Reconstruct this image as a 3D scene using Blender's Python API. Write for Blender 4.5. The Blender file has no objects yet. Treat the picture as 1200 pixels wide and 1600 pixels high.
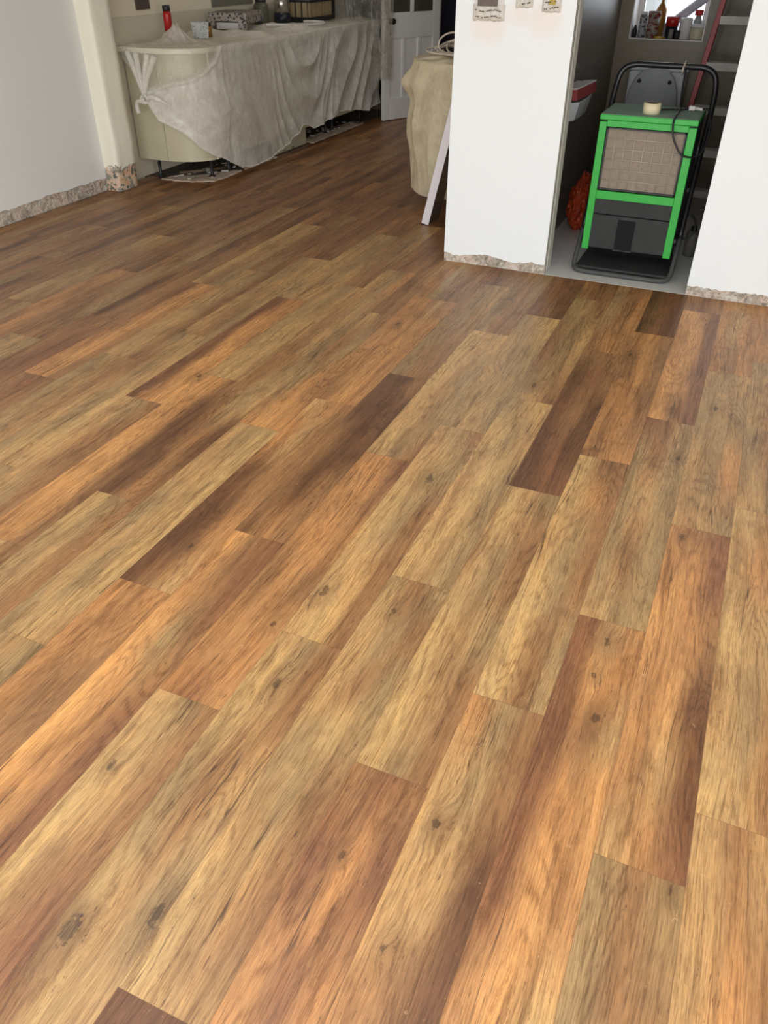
import bpy, bmesh, math, random
from mathutils import Vector, Matrix, noise as mnoise
random.seed(7)
SC = bpy.context.scene
COL = SC.collection
PI = math.pi

# ------------------------------------------------------------------ camera
cam_d = bpy.data.cameras.new('camera'); cam = bpy.data.objects.new('camera', cam_d); COL.objects.link(cam)
yaw, pitch, roll = -4.07179188e-01, 6.21091281e-01, 6.78755477e-03
fwd = Vector((math.sin(yaw)*math.cos(pitch), math.cos(yaw)*math.cos(pitch), -math.sin(pitch)))
rgt = Vector((math.cos(yaw), -math.sin(yaw), 0)); up = rgt.cross(fwd)
r2 = math.cos(roll)*rgt+math.sin(roll)*up; u2 = -math.sin(roll)*rgt+math.cos(roll)*up
M = Matrix((r2, u2, -fwd)).transposed().to_4x4(); M.translation = (0, 0, 1.5)
cam.matrix_world = M
cam_d.sensor_fit = 'VERTICAL'; cam_d.sensor_height = 36.0; cam_d.lens = 36.0*1235.68/1600
cam_d.clip_start = 0.05
SC.camera = cam

# ------------------------------------------------------------------ light
W = bpy.data.worlds.new('world'); SC.world = W; W.use_nodes = True
W.node_tree.nodes['Background'].inputs[0].default_value = (0.80, 0.90, 1.0, 1)
W.node_tree.nodes['Background'].inputs[1].default_value = 1.3
def area(name, loc, rot, sx, sy, power, col=(1, 1, 1)):
    l = bpy.data.lights.new(name, 'AREA'); l.shape = 'RECTANGLE'; l.size = sx; l.size_y = sy; l.energy = power; l.color = col
    o = bpy.data.objects.new(name, l); COL.objects.link(o); o.location = loc; o.rotation_euler = rot; return o
# daylight through the garden doors behind the camera, and through the roof glazing over the near part of the room
area('garden_daylight', (0.0, -3.66, 1.2), (PI/2, 0, 0), 4.8, 2.2, 250, (0.98, 0.99, 1.0))
area('roof_daylight', (-1.3, 0.9, 2.75), (0, 0, 0), 3.0, 1.6, 26, (0.95, 0.98, 1.0))
area('side_fill', (2.66, -0.9, 1.3), (0, PI/2, 0), 2.0, 3.2, 105, (1.0, 0.985, 0.96))  # added fill from the right, brightens the left wall and near floor
area('kitchen_fill', (-3.0, 7.0, 2.46), (0, 0, 0), .5, .5, 7, (1, .95, .88))  # added fill, no fitting here; lifts the kitchen walls and sheets
area('hall_fill', (-2.9, 10.1, 2.4), (0, 0, 0), .3, .3, 2.5, (1, .95, .9))  # added fill that lightens the purple hall wall
area('cloakroom_daylight', (-0.74, 6.80, 1.55), (-PI/2, 0, 0), 0.45, 0.9, 3.0, (0.88, 0.94, 1.0))
SC.view_settings.view_transform = 'Standard'; SC.view_settings.look = 'None'
SC.view_settings.gamma = 1; SC.view_settings.use_curve_mapping = False
SC.view_settings.exposure = -0.12

# ------------------------------------------------------------------ materials
def lin(c):
    return tuple((v/255/12.92 if v/255 <= 0.04045 else ((v/255+0.055)/1.055)**2.4) for v in c)
class NT:
    def __init__(s, name):
        s.m = bpy.data.materials.new(name); s.m.use_nodes = True; s.t = s.m.node_tree; s.t.nodes.clear()
        s.out = s.t.nodes.new('ShaderNodeOutputMaterial')
    def n(s, typ, **kw):
        nd = s.t.nodes.new(typ)
        for k, v in kw.items(): setattr(nd, k, v)
        return nd
    def put(s, sock, v):
        if isinstance(v, bpy.types.NodeSocket): s.t.links.new(v, sock)
        elif v is not None: sock.default_value = v
    def math(s, op, a, b=None, c=None, clamp=False):
        nd = s.n('ShaderNodeMath', operation=op, use_clamp=clamp); s.put(nd.inputs[0], a)
        if b is not None: s.put(nd.inputs[1], b)
        if c is not None: s.put(nd.inputs[2], c)
        return nd.outputs[0]
    def vec(s, op, a, b=None):
        nd = s.n('ShaderNodeVectorMath', operation=op); s.put(nd.inputs[0], a)
        if b is not None: s.put(nd.inputs[1], b)
        return nd.outputs['Value'] if op in ('LENGTH', 'DOT_PRODUCT') else nd.outputs[0]
    def noise(s, v, scale=1, detail=3, rough=0.5, dist=0.0):
        nd = s.n('ShaderNodeTexNoise'); s.put(nd.inputs['Vector'], v); nd.inputs['Scale'].default_value = scale
        nd.inputs['Detail'].default_value = detail; nd.inputs['Roughness'].default_value = rough; nd.inputs['Distortion'].default_value = dist
        return nd.outputs['Fac']
    def mix(s, f, a, b, mode='MIX'):
        nd = s.n('ShaderNodeMix', data_type='RGBA', blend_type=mode, clamp_factor=True)
        s.put(nd.inputs[0], f); s.put(nd.inputs[6], a); s.put(nd.inputs[7], b); return nd.outputs[2]
    def ss(s, v, lo, hi, a=0.0, b=1.0):
        nd = s.n('ShaderNodeMapRange', interpolation_type='SMOOTHSTEP'); s.put(nd.inputs[0], v)
        nd.inputs[1].default_value = lo; nd.inputs[2].default_value = hi; nd.inputs[3].default_value = a; nd.inputs[4].default_value = b
        return nd.outputs[0]
    def bump(s, h, strength=0.3, dist=0.01):
        nd = s.n('ShaderNodeBump'); s.put(nd.inputs['Height'], h); nd.inputs['Strength'].default_value = strength; nd.inputs['Distance'].default_value = dist
        return nd.outputs[0]
    def bsdf(s, col, rough=0.5, metal=0, normal=None, spec=0.5, trans=0):
        b = s.n('ShaderNodeBsdfPrincipled'); s.put(b.inputs['Base Color'], col); s.put(b.inputs['Roughness'], rough)
        b.inputs['Metallic'].default_value = metal; s.put(b.inputs['Specular IOR Level'], spec)
        if normal is not None: s.put(b.inputs['Normal'], normal)
        if trans: b.inputs['Transmission Weight'].default_value = trans
        return b.outputs[0]
    def fin(s, sh): s.t.links.new(sh, s.out.inputs[0]); return s.m
    def obj(s): return s.n('ShaderNodeTexCoord').outputs['Object']
def rgba(c): return (*lin(c), 1)

def plain(name, c, rough=0.5, metal=0, var=0.06, scale=20, bump=0.05, c2=None, spec=0.5):
    t = NT(name); o = t.obj(); n = t.noise(o, scale, 4, 0.6)
    base = t.mix(n, rgba(c), rgba(c2 if c2 else tuple(max(0, v*(1-var*2)) for v in c)))
    return t.fin(t.bsdf(base, rough, metal, t.bump(t.noise(o, scale*6, 3), bump, 0.004), spec))
def rough_plaster(name):
    t = NT(name); o = t.obj()
    n1 = t.noise(o, 9, 5, 0.65, 0.6); n2 = t.noise(t.vec('ADD', o, (7, 3, 1)), 24, 5, 0.7, 0.5); n3 = t.noise(t.vec('ADD', o, (2, 9, 4)), 55, 4, 0.7)
    c = t.mix(t.ss(n1, .44, .56), rgba((188, 176, 160)), rgba((226, 206, 190)))
    c = t.mix(t.ss(n2, .52, .60), c, rgba((222, 218, 206)))
    c = t.mix(t.ss(n2, .44, .36), c, rgba((140, 134, 124)))
    c = t.mix(t.ss(n1, .60, .66), c, rgba((198, 160, 134)))
    c = t.mix(t.ss(n3, .56, .68), c, rgba((142, 126, 112)))
    return t.fin(t.bsdf(c, 0.95, 0, t.bump(t.math('ADD', n2, n3), 0.9, 0.02), 0.2))
def wallpaint(name, c, c2, stains=None):
    t = NT(name); o = t.obj()
    n = t.noise(o, 1.4, 3, 0.5); base = t.mix(n, rgba(c), rgba(c2))
    if stains:                                   # orange skim-filler smears round the socket boxes
        for (x, z, r) in stains:
            d = t.vec('LENGTH', t.vec('MULTIPLY', t.vec('SUBTRACT', o, (x, 4.395, z)), (1, 1, 1.1)))
            d = t.math('ADD', d, t.math('MULTIPLY', t.noise(o, 18, 3), 0.05))
            base = t.mix(t.ss(d, r+.06, r-.03, 0, .30), base, rgba((238, 205, 180)))
    return t.fin(t.bsdf(base, 0.75, 0, t.bump(t.noise(o, 30, 4), 0.06, 0.004), 0.3))
def tiles(name, c, c2, tw, th, z0, axis, shift=0.0, grout=(120, 112, 100)):
    t = NT(name); o = t.obj(); sp = t.n('ShaderNodeSeparateXYZ'); t.put(sp.inputs[0], o)
    h = sp.outputs[axis]; z = sp.outputs[2]
    zz = t.math('DIVIDE', t.math('SUBTRACT', z, z0), th); row = t.math('FLOOR', zz)
    hh = t.math('ADD', t.math('DIVIDE', h, tw), t.math('MULTIPLY', t.math('MODULO', row, 2.0), 0.5)); hh = t.math('ADD', hh, shift+10)
    fz = t.math('PINGPONG', zz, 0.5); fh = t.math('PINGPONG', hh, 0.5)
    e = t.math('MINIMUM', t.math('MULTIPLY', fz, th), t.math('MULTIPLY', fh, tw))
    g = t.ss(e, 0.0015, 0.0028, 1, 0)
    n = t.noise(t.vec('MULTIPLY', o, (1, 1, 3)), 6, 5, 0.6)
    base = t.mix(n, rgba(c), rgba(c2)); base = t.mix(g, base, rgba(grout))
    return t.fin(t.bsdf(base, 0.4, 0, t.bump(t.math('SUBTRACT', 1, g), 0.2, 0.002), 0.4))

def floor_material(knots):
    t = NT('wood_effect_vinyl')
    a = t.n('ShaderNodeAttribute', attribute_name='plank_colour').outputs['Color']
    uv = t.n('ShaderNodeUVMap', uv_map='grain').outputs[0]
    uvl = t.n('ShaderNodeUVMap', uv_map='local').outputs[0]
    o = t.obj()
    # knots, each a dark eye with the grain flowing round it
    kf = None; halo = None
    wob = t.math('MULTIPLY', t.math('SUBTRACT', t.noise(o, 55, 4, .7), 0.5), 3.2)
    for (x, y, r) in knots:
        r = r*.62
        d = t.vec('LENGTH', t.vec('MULTIPLY', t.vec('SUBTRACT', o, (x, y, 0)), (1/r, 0.45/r, 0)))
        d = t.math('ADD', d, wob)
        kf = d if kf is None else t.math('MINIMUM', kf, d)
    eye = t.ss(kf, 0.55, 1.05, 1, 0); halo = t.ss(kf, 0.6, 4.6, 1, 0)
    sep = t.n('ShaderNodeSeparateXYZ'); t.put(sep.inputs[0], uv); u = sep.outputs[0]; v = sep.outputs[1]
    # lazy sideways drift of the grain
    drift = t.math('MULTIPLY', t.math('SUBTRACT', t.noise(t.vec('MULTIPLY', uv, (5, 1.6, 1)), 1, 2), 0.5), 0.055)
    un = t.math('ADD', t.math('ADD', u, drift), t.math('MULTIPLY', halo, 0.011))
    def cv(ux, vx, z=0.0):
        c = t.n('ShaderNodeCombineXYZ'); t.put(c.inputs[0], t.math('MULTIPLY', un, ux)); t.put(c.inputs[1], t.math('MULTIPLY', v, vx)); c.inputs[2].default_value = z
        return c.outputs[0]
    fib = t.noise(cv(460, 22), 1, 3, 0.7)
    str_ = t.noise(cv(230, 6.5, 5), 1, 5, 0.7, 0.6)
    mid = t.noise(cv(70, 2.8, 3), 1, 5, 0.66, 0.6)
    big = t.noise(cv(19, 0.9, 7), 1, 3, 0.55, 0.7)
    cloud = t.noise(cv(10, 5.0, 11), 1, 5, 0.62, 0.6)
    cath = t.noise(cv(8, 0.9, 15), 1, 2, 0.5, 0.5)
    ring = t.math('PINGPONG', t.math('ADD', t.math('MULTIPLY', cath, 44.0), t.math('ADD', t.math('MULTIPLY', kf, 0.12), t.math('MULTIPLY', mid, 1.8))), 1.0)
    cmask = t.ss(t.noise(cv(11, 1.5, 23), 1, 2), 0.42, 0.54)
    rough_l = t.noise(cv(190, 36, 31), 1, 4, 0.75)
    ringl = t.math('MULTIPLY', t.math('MULTIPLY', t.ss(ring, 0.45, 0.95), cmask), t.ss(rough_l, 0.38, 0.56, .15, 1))
    def mul(col, k): return t.mix(1, col, (*k, 1), 'MULTIPLY')
    c = a
    c = t.mix(t.ss(cloud, .44, .62, 0, .5), c, mul(a, (1.20, 1.14, 1.04)))
    c = t.mix(t.ss(cloud, .46, .34, 0, .5), c, mul(a, (.68, .62, .58)))
    c = t.mix(t.ss(big, .38, .48, .5, 0), c, mul(c, (.62, .56, .53)))
    c = t.mix(t.ss(big, .53, .66, 0, .45), c, mul(c, (1.24, 1.18, 1.06)))
    c = t.mix(t.ss(mid, .34, .48, .62, 0), c, mul(c, (.56, .50, .46)))
    c = t.mix(t.ss(mid, .53, .66, 0, .40), c, mul(c, (1.26, 1.22, 1.14)))
    c = t.mix(t.ss(str_, .36, .50, .66, 0), c, mul(c, (.58, .52, .48)))
    c = t.mix(t.ss(str_, .54, .66, 0, .40), c, mul(c, (1.22, 1.20, 1.14)))
    c = t.mix(t.math('MULTIPLY', ringl, .62), c, mul(c, (.50, .43, .38)))
    c = t.mix(t.ss(fib, .38, .55, .68, 0), c, mul(c, (.62, .57, .53)))
    c = t.mix(t.ss(fib, .55, .66, 0, .45), c, mul(c, (1.20, 1.18, 1.15)))
    # short dark pores and pale flecks
    pore = t.noise(cv(230, 24, 41), 1, 3, 0.7); pm = t.noise(cv(13, 2.4, 47), 1, 3, 0.6)
    c = t.mix(t.math('MULTIPLY', t.ss(pore, .60, .68, 0, .8), t.ss(pm, .47, .58)), c, rgba((84, 56, 38)))
    fl = t.noise(cv(80, 60, 53), 1, 3, 0.7, 1.4)
    c = t.mix(t.math('MULTIPLY', t.ss(fl, .64, .72, 0, .5), t.ss(pm, .52, .42)), c, rgba((214, 172, 122)))
    crack = t.noise(cv(52, 1.1, 61), 1, 3, 0.55, 0.4)
    crl = t.math('ABSOLUTE', t.math('SUBTRACT', crack, 0.5))
    c = t.mix(t.math('MULTIPLY', t.ss(crl, .016, .004, 0, .8), t.ss(t.noise(cv(14, 2.0, 67), 1, 3), .54, .64)), c, rgba((72, 48, 34)))
    # knots
    c = t.mix(t.math('MULTIPLY', t.ss(kf, 1.0, 4.5, .45, 0), t.ss(t.math('ADD', cloud, t.math('MULTIPLY', str_, .6)), .66, .86)), c, rgba((96, 68, 46)))
    c = t.mix(t.math('MULTIPLY', eye, t.ss(str_, .3, .6, .9, .5)), c, rgba((60, 42, 30)))
    # joints
    sl = t.n('ShaderNodeSeparateXYZ'); t.put(sl.inputs[0], uvl)
    e = t.math('MINIMUM', t.math('MINIMUM', sl.outputs[0], t.math('SUBTRACT', 0.18, sl.outputs[0])), t.math('MINIMUM', sl.outputs[1], t.math('SUBTRACT', 1.235, sl.outputs[1])))
    j = t.ss(e, 0.0004, 0.0011, 1, 0)
    c = t.mix(t.math('MULTIPLY', j, .55), c, rgba((110, 78, 50)))
    h = t.math('SUBTRACT', t.math('ADD', t.math('MULTIPLY', fib, .4), t.math('MULTIPLY', mid, .4)), j)
    return t.fin(t.bsdf(c, t.ss(mid, .3, .7, .46, .36), 0, t.bump(h, 0.10, 0.0015), 0.42))

def polythene(name, tint=(235, 232, 224), lo=.45, hi=.9, rough=.3, attr=None, emissive=None):
    t = NT(name); o = t.obj()
    n = t.noise(o, 3.2, 3, 0.5, 1.2); n2 = t.noise(t.vec('MULTIPLY', o, (1, 1, .6)), 16, 3, 0.55, 2.0)
    bm_ = t.bump(t.math('ADD', t.math('MULTIPLY', n, 1.0), t.math('MULTIPLY', n2, .22)), 0.12, 0.03)
    p = t.bsdf(rgba(tint), rough, 0, bm_, 0.5)
    tl = t.n('ShaderNodeBsdfTranslucent'); tl.inputs[0].default_value = rgba(tint)
    m1 = t.n('ShaderNodeMixShader'); m1.inputs[0].default_value = .35; t.t.links.new(p, m1.inputs[1]); t.t.links.new(tl.outputs[0], m1.inputs[2])
    tr = t.n('ShaderNodeBsdfTransparent'); tr.inputs[0].default_value = (.97, .97, .95, 1)
    f = t.ss(t.math('ADD', t.math('MULTIPLY', n, .6), t.math('MULTIPLY', n2, .4)), .36, .64, lo, hi)
    lw = t.n('ShaderNodeLayerWeight'); lw.inputs[0].default_value = .35
    f = t.math('ADD', f, t.math('MULTIPLY', lw.outputs['Facing'], .25), clamp=True)
    if attr:
        at = t.n('ShaderNodeAttribute', attribute_name=attr).outputs['Fac']
        f = t.math('MULTIPLY', f, at, clamp=True)
    m2 = t.n('ShaderNodeMixShader'); t.put(m2.inputs[0], f); t.t.links.new(tr.outputs[0], m2.inputs[1]); t.t.links.new(m1.outputs[0], m2.inputs[2])
    return t.fin(m2.outputs[0])

MT = {}
MT['white'] = wallpaint('white_wall_paint', (232, 232, 228), (226, 227, 224))
MT['pillar'] = wallpaint('white_pillar_paint', (235, 239, 239), (230, 235, 236), stains=[(-1.35, 1.19, .10), (-1.20, 1.24, .06), (-1.07, 1.22, .09)])
MT['cream'] = wallpaint('cream_paint', (226, 220, 196), (220, 214, 192))
MT['kitchenwall'] = wallpaint('kitchen_wall_paint', (222, 212, 190), (214, 204, 182))
MT['ceiling'] = wallpaint('ceiling_paint', (235, 235, 230), (230, 230, 226))
MT['rough'] = rough_plaster('bare_plaster_and_mortar')
MT['board_edge'] = plain('plasterboard_edge', (214, 212, 202), 0.9, c2=(176, 174, 162), scale=26, bump=.6)
MT['board_core'] = plain('plasterboard_core', (222, 218, 206), 0.9, c2=(172, 170, 160), scale=40, bump=.5)
MT['board_gap'] = plain('wall_cavity', (84, 80, 72), 0.95, c2=(60, 58, 52), bump=.5)
MT['tile_dark'] = tiles('dark_grey_tiles', (112, 101, 90), (92, 83, 74), .6, .3215, -.046, 1, 0.1)
MT['tile_beige'] = tiles('beige_grey_tiles', (128, 116, 94), (112, 100, 82), .6, .3215, -.046, 0, .3, grout=(116, 104, 86))
MT['wc_floor'] = plain('pale_grey_floor_tile', (222, 222, 218), .35, c2=(204, 204, 200), scale=5)
MT['sub'] = plain('dusty_screed', (112, 98, 82), .95, c2=(64, 54, 44), scale=9, bump=.8)
MT['sub_pale'] = plain('torn_paper_underlay', (224, 206, 188), .9, c2=(160, 142, 124), scale=14, bump=.5)
MT['cab'] = plain('cream_cabinet_lacquer', (196, 188, 160), .35, var=.02)
MT['cab_in'] = plain('white_carcass', (200, 196, 184), .5, var=.02)
MT['worktop'] = plain('cream_worktop', (224, 216, 194), .3, var=.02)
MT['black'] = plain('black_plastic', (24, 24, 25), .5, c2=(38, 38, 40))
MT['black_dusty'] = plain('dusty_black_plastic', (30, 32, 32), .75, c2=(54, 56, 55), scale=14, bump=.2)
MT['green'] = plain('green_powder_coat', (46, 172, 62), .42, c2=(38, 158, 54), var=.04)
MT['green_dusty'] = plain('dusty_green_powder_coat', (92, 142, 108), .8, c2=(146, 160, 150), scale=7, bump=.15)
MT['slot_shade'] = plain('painted_slot_shade', (9, 9, 9), .9)  # near-black colour paints the shade inside the tank slot
MT['tube'] = plain('black_powder_coated_tube', (20, 20, 21), .38, c2=(30, 30, 31))
MT['tube_dusty'] = plain('dusty_black_tube', (46, 47, 47), .6, c2=(82, 84, 82), scale=18)
MT['foam'] = plain('grey_brown_filter_foam', (164, 150, 134), .95, c2=(134, 122, 110), scale=60, bump=1.0)
MT['wire'] = plain('galvanised_wire', (196, 188, 168), .45, .2)
MT['tape'] = plain('cream_masking_tape', (226, 214, 176), .7, var=.03)
MT['card'] = plain('tape_core', (70, 56, 44), .9)
MT['red'] = plain('red_painted_steel', (168, 28, 30), .45, c2=(136, 20, 24), scale=9)
MT['redplastic'] = plain('red_plastic', (176, 26, 22), .4)
MT['alu'] = plain('paint_splashed_aluminium', (206, 202, 192), .5, .0, c2=(160, 156, 146), scale=16)
MT['ceramic'] = plain('white_ceramic', (208, 212, 214), .15, var=.01, bump=0)
MT['lid'] = plain('grey_toilet_lid_plastic', (150, 156, 156), .25, c2=(140, 146, 146))
MT['chrome'] = plain('chrome', (200, 200, 200), .15, 1.0, var=.02, bump=0)
MT['brass'] = plain('dark_brass_knob', (58, 44, 34), .3, .6)
MT['door'] = plain('white_door_paint', (236, 234, 230), .4, var=.02)
MT['whiteboard'] = plain('white_primed_board', (232, 226, 230), .5, var=.01)
MT['brownboard'] = plain('brown_board_back', (92, 72, 58), .8)
MT['orange'] = plain('orange_plastic_sack', (196, 74, 30), .45, c2=(120, 34, 18), scale=12, bump=.4)
MT['purple'] = plain('dark_purple_grey_paint', (84, 80, 96), .8)
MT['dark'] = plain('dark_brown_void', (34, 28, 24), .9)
MT['skirt'] = plain('brown_skirting', (104, 84, 62), .6)
MT['grey'] = plain('grey_panel', (120, 116, 104), .45)
MT['brownplate'] = plain('bronze_socket_plate', (104, 92, 84), .35, .3)
MT['navy'] = plain('navy_plastic', (22, 26, 44), .4)
MT['gold'] = plain('amber_foil', (176, 128, 56), .35, .3, c2=(110, 70, 34), scale=25)
MT['yellow'] = plain('yellow_plastic', (190, 160, 40), .5)
MT['offwhite'] = plain('off_white_plastic', (214, 210, 206), .4, var=.02)
MT['creamjar'] = plain('cream_jar', (196, 188, 160), .4)
MT['greyroll'] = plain('pale_grey_tube', (176, 172, 184), .5, var=.02)
MT['steel'] = plain('brushed_steel', (190, 186, 176), .25, .9)
MT['ply'] = plain('beige_slats', (168, 148, 112), .6, c2=(120, 102, 74))
MT['cable'] = plain('white_cable', (206, 194, 176), .45, var=.02)
MT['kettle'] = plain('grey_green_glass', (92, 92, 76), .3)
def pattern_mat():
    t = NT('grey_black_floral_pattern'); o = t.obj(); v = t.n('ShaderNodeTexVoronoi'); t.put(v.inputs['Vector'], o); v.inputs['Scale'].default_value = 42
    n = t.noise(o, 50, 3); c = t.mix(t.ss(t.math('ADD', v.outputs['Distance'], t.math('MULTIPLY', n, .5)), .50, .78), rgba((44, 40, 46)), rgba((150, 140, 132)))
    return t.fin(t.bsdf(c, .6))
MT['pattern'] = pattern_mat()
def label_mat(name, base, ink, sc=60, lo=.5):
    t = NT(name); o = t.obj(); n = t.noise(t.vec('MULTIPLY', o, (1, 1, 1.6)), sc, 3, .6)
    return t.fin(t.bsdf(t.mix(t.ss(n, lo, lo+.06), rgba(base), rgba(ink)), .5))
MT['label'] = label_mat('printed_label', (200, 204, 200), (70, 72, 76), 90, .56)
MT['redlabel'] = label_mat('red_brown_can_label', (132, 124, 112), (110, 34, 26), 26, .5)
MT['silverlabel'] = label_mat('silver_label', (150, 150, 150), (40, 40, 42), 34, .52)
MT['poly'] = polythene('translucent_dust_sheet', (250, 247, 240), .58, .92, .24, 'sheet_weight')
MT['polyclear'] = polythene('clear_polythene', (214, 208, 196), .15, .50, .12)
MT['polycream'] = polythene('cream_dust_sheet', (244, 232, 200), .66, .98, .35)
MT['polybag'] = polythene('printed_tape_film', (240, 234, 224), .85, 1, .35)
def glass_mat():
    t = NT('window_glass'); b = t.bsdf((1, 1, 1, 1), .0, 0, None, .5, 1.0); tr = t.n('ShaderNodeBsdfTransparent')
    m = t.n('ShaderNodeMixShader'); m.inputs[0].default_value = .12; t.t.links.new(tr.outputs[0], m.inputs[1]); t.t.links.new(b, m.inputs[2]); return t.fin(m.outputs[0])
MT['glass'] = glass_mat()
MT['doorglass'] = plain('dark_door_glass', (78, 76, 62), .12, var=.05, bump=.02)

# ------------------------------------------------------------------ builders
class MB:
    def __init__(s): s.v = []; s.f = []; s.mi = []; s.sm = []; s.mats = []
    def mat(s, m):
        if m not in s.mats: s.mats.append(m)
        return s.mats.index(m)
    def add(s, vs, fs, m=None, smooth=False, T=None):
        k = len(s.v); s.v += [tuple(T @ Vector(p)) if T else tuple(p) for p in vs]
        s.f += [tuple(i+k for i in f) for f in fs]; s.mi += [s.mat(m) if m else 0]*len(fs); s.sm += [smooth]*len(fs); return s
    def box(s, a, b, m=None, T=None):
        x0, y0, z0 = a; x1, y1, z1 = b
        return s.add([(x0, y0, z0), (x1, y0, z0), (x1, y1, z0), (x0, y1, z0), (x0, y0, z1), (x1, y0, z1), (x1, y1, z1), (x0, y1, z1)],
                     [(3, 2, 1, 0), (4, 5, 6, 7), (0, 1, 5, 4), (1, 2, 6, 5), (2, 3, 7, 6), (3, 0, 4, 7)], m, False, T)
    def prism(s, pts, z0, z1, m=None, T=None):
        n = len(pts); vs = [(x, y, z0) for x, y in pts]+[(x, y, z1) for x, y in pts]
        fs = [tuple(reversed(range(n))), tuple(range(n, 2*n))]+[(i, (i+1) % n, (i+1) % n+n, i+n) for i in range(n)]
        return s.add(vs, fs, m, False, T)
    def lathe(s, prof, seg=24, m=None, T=None, smooth=True):
        vs = []; fs = []
        for (r, z) in prof:
            for k in range(seg):
                a = 2*PI*k/seg; vs.append((r*math.cos(a), r*math.sin(a), z))
        for i in range(len(prof)-1):
            for k in range(seg):
                a = i*seg+k; b = i*seg+(k+1) % seg; fs.append((a, b, b+seg, a+seg))
        return s.add(vs, fs, m, smooth, T)
    def tube(s, pts, r, seg=10, m=None, closed=False, caps=True, T=None):
        P = [Vector(p) for p in pts]; n = len(P); vs = []; fs = []; prev = None
        for i in range(n):
            if closed: d = P[(i+1) % n]-P[i-1]
            else: d = P[min(i+1, n-1)]-P[max(i-1, 0)]
            d.normalize()
            if prev is None:
                a = Vector((0, 0, 1)) if abs(d.z) < .9 else Vector((1, 0, 0)); x = d.cross(a).normalized()
            else: x = (prev-d*prev.dot(d)).normalized()
            prev = x; y = d.cross(x); rr = r[i] if isinstance(r, (list, tuple)) else r
            for k in range(seg):
                t = 2*PI*k/seg; vs.append(tuple(P[i]+(x*math.cos(t)+y*math.sin(t))*rr))
        for i in range(n if closed else n-1):
            j = (i+1) % n
            for k in range(seg): fs.append((i*seg+k, i*seg+(k+1) % seg, j*seg+(k+1) % seg, j*seg+k))
        if caps and not closed: fs += [tuple(reversed(range(seg))), tuple(range((n-1)*seg, n*seg))]
        return s.add(vs, fs, m, True, T)
    def build(s, name, m=None, parent=None, bevel=0, loc=None, subsurf=0):
        me = bpy.data.meshes.new(name); me.from_pydata(s.v, [], s.f)
        if s.mats:
            for x in s.mats: me.materials.append(MT[x])
            me.polygons.foreach_set('material_index', s.mi)
        elif m: me.materials.append(MT[m])
        me.polygons.foreach_set('use_smooth', s.sm); me.update()
        o = bpy.data.objects.new(name, me); COL.objects.link(o)
        if parent: o.parent = parent
        if loc: o.location = loc
        if bevel:
            b = o.modifiers.new('bevel', 'BEVEL'); b.width = bevel; b.segments = 2; b.limit_method = 'ANGLE'; b.angle_limit = .7
        if subsurf:
            b = o.modifiers.new('sub', 'SUBSURF'); b.levels = subsurf; b.render_levels = subsurf
        return o
def tag(o, label=None, cat=None, group=None, kind=None):
    if label: o['label'] = label
    if cat: o['category'] = cat
    if group: o['group'] = group
    if kind: o['kind'] = kind
    return o
def empty(name, loc, label, cat, group=None):
    o = bpy.data.objects.new(name, None); COL.objects.link(o); o.location = loc; o.empty_display_size = .05
    return tag(o, label, cat, group)
def struct(o, label=None, cat=None): return tag(o, label, cat, kind='structure')
def smooth_path(pts, n=8):
    P = [Vector(p) for p in pts]; out = []
    for i in range(len(P)-1):
        p0 = P[max(i-1, 0)]; p1 = P[i]; p2 = P[i+1]; p3 = P[min(i+2, len(P)-1)]
        for k in range(n):
            t = k/n; out.append(.5*((2*p1)+(p2-p0)*t+(2*p0-5*p1+4*p2-p3)*t*t+(3*p1-p0-3*p2+p3)*t**3))
    out.append(P[-1]); return out
def interp(x, tab):
    if x <= tab[0][0]: return tab[0][1]
    for (a, b), (c, d) in zip(tab, tab[1:]):
        if x <= c: return b+(d-b)*(x-a)/(c-a)
    return tab[-1][1]

# ------------------------------------------------------------------ floor of planks
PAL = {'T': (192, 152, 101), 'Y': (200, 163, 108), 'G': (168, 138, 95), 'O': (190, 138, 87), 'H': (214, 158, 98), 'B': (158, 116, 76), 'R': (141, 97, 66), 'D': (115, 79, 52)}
PHASE = {-1: 1.185, 0: 1.005, 1: .465}
def phase(c): return PHASE.get(c, {0: 1.01, 1: .41, 2: .075}[c % 3])
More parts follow.
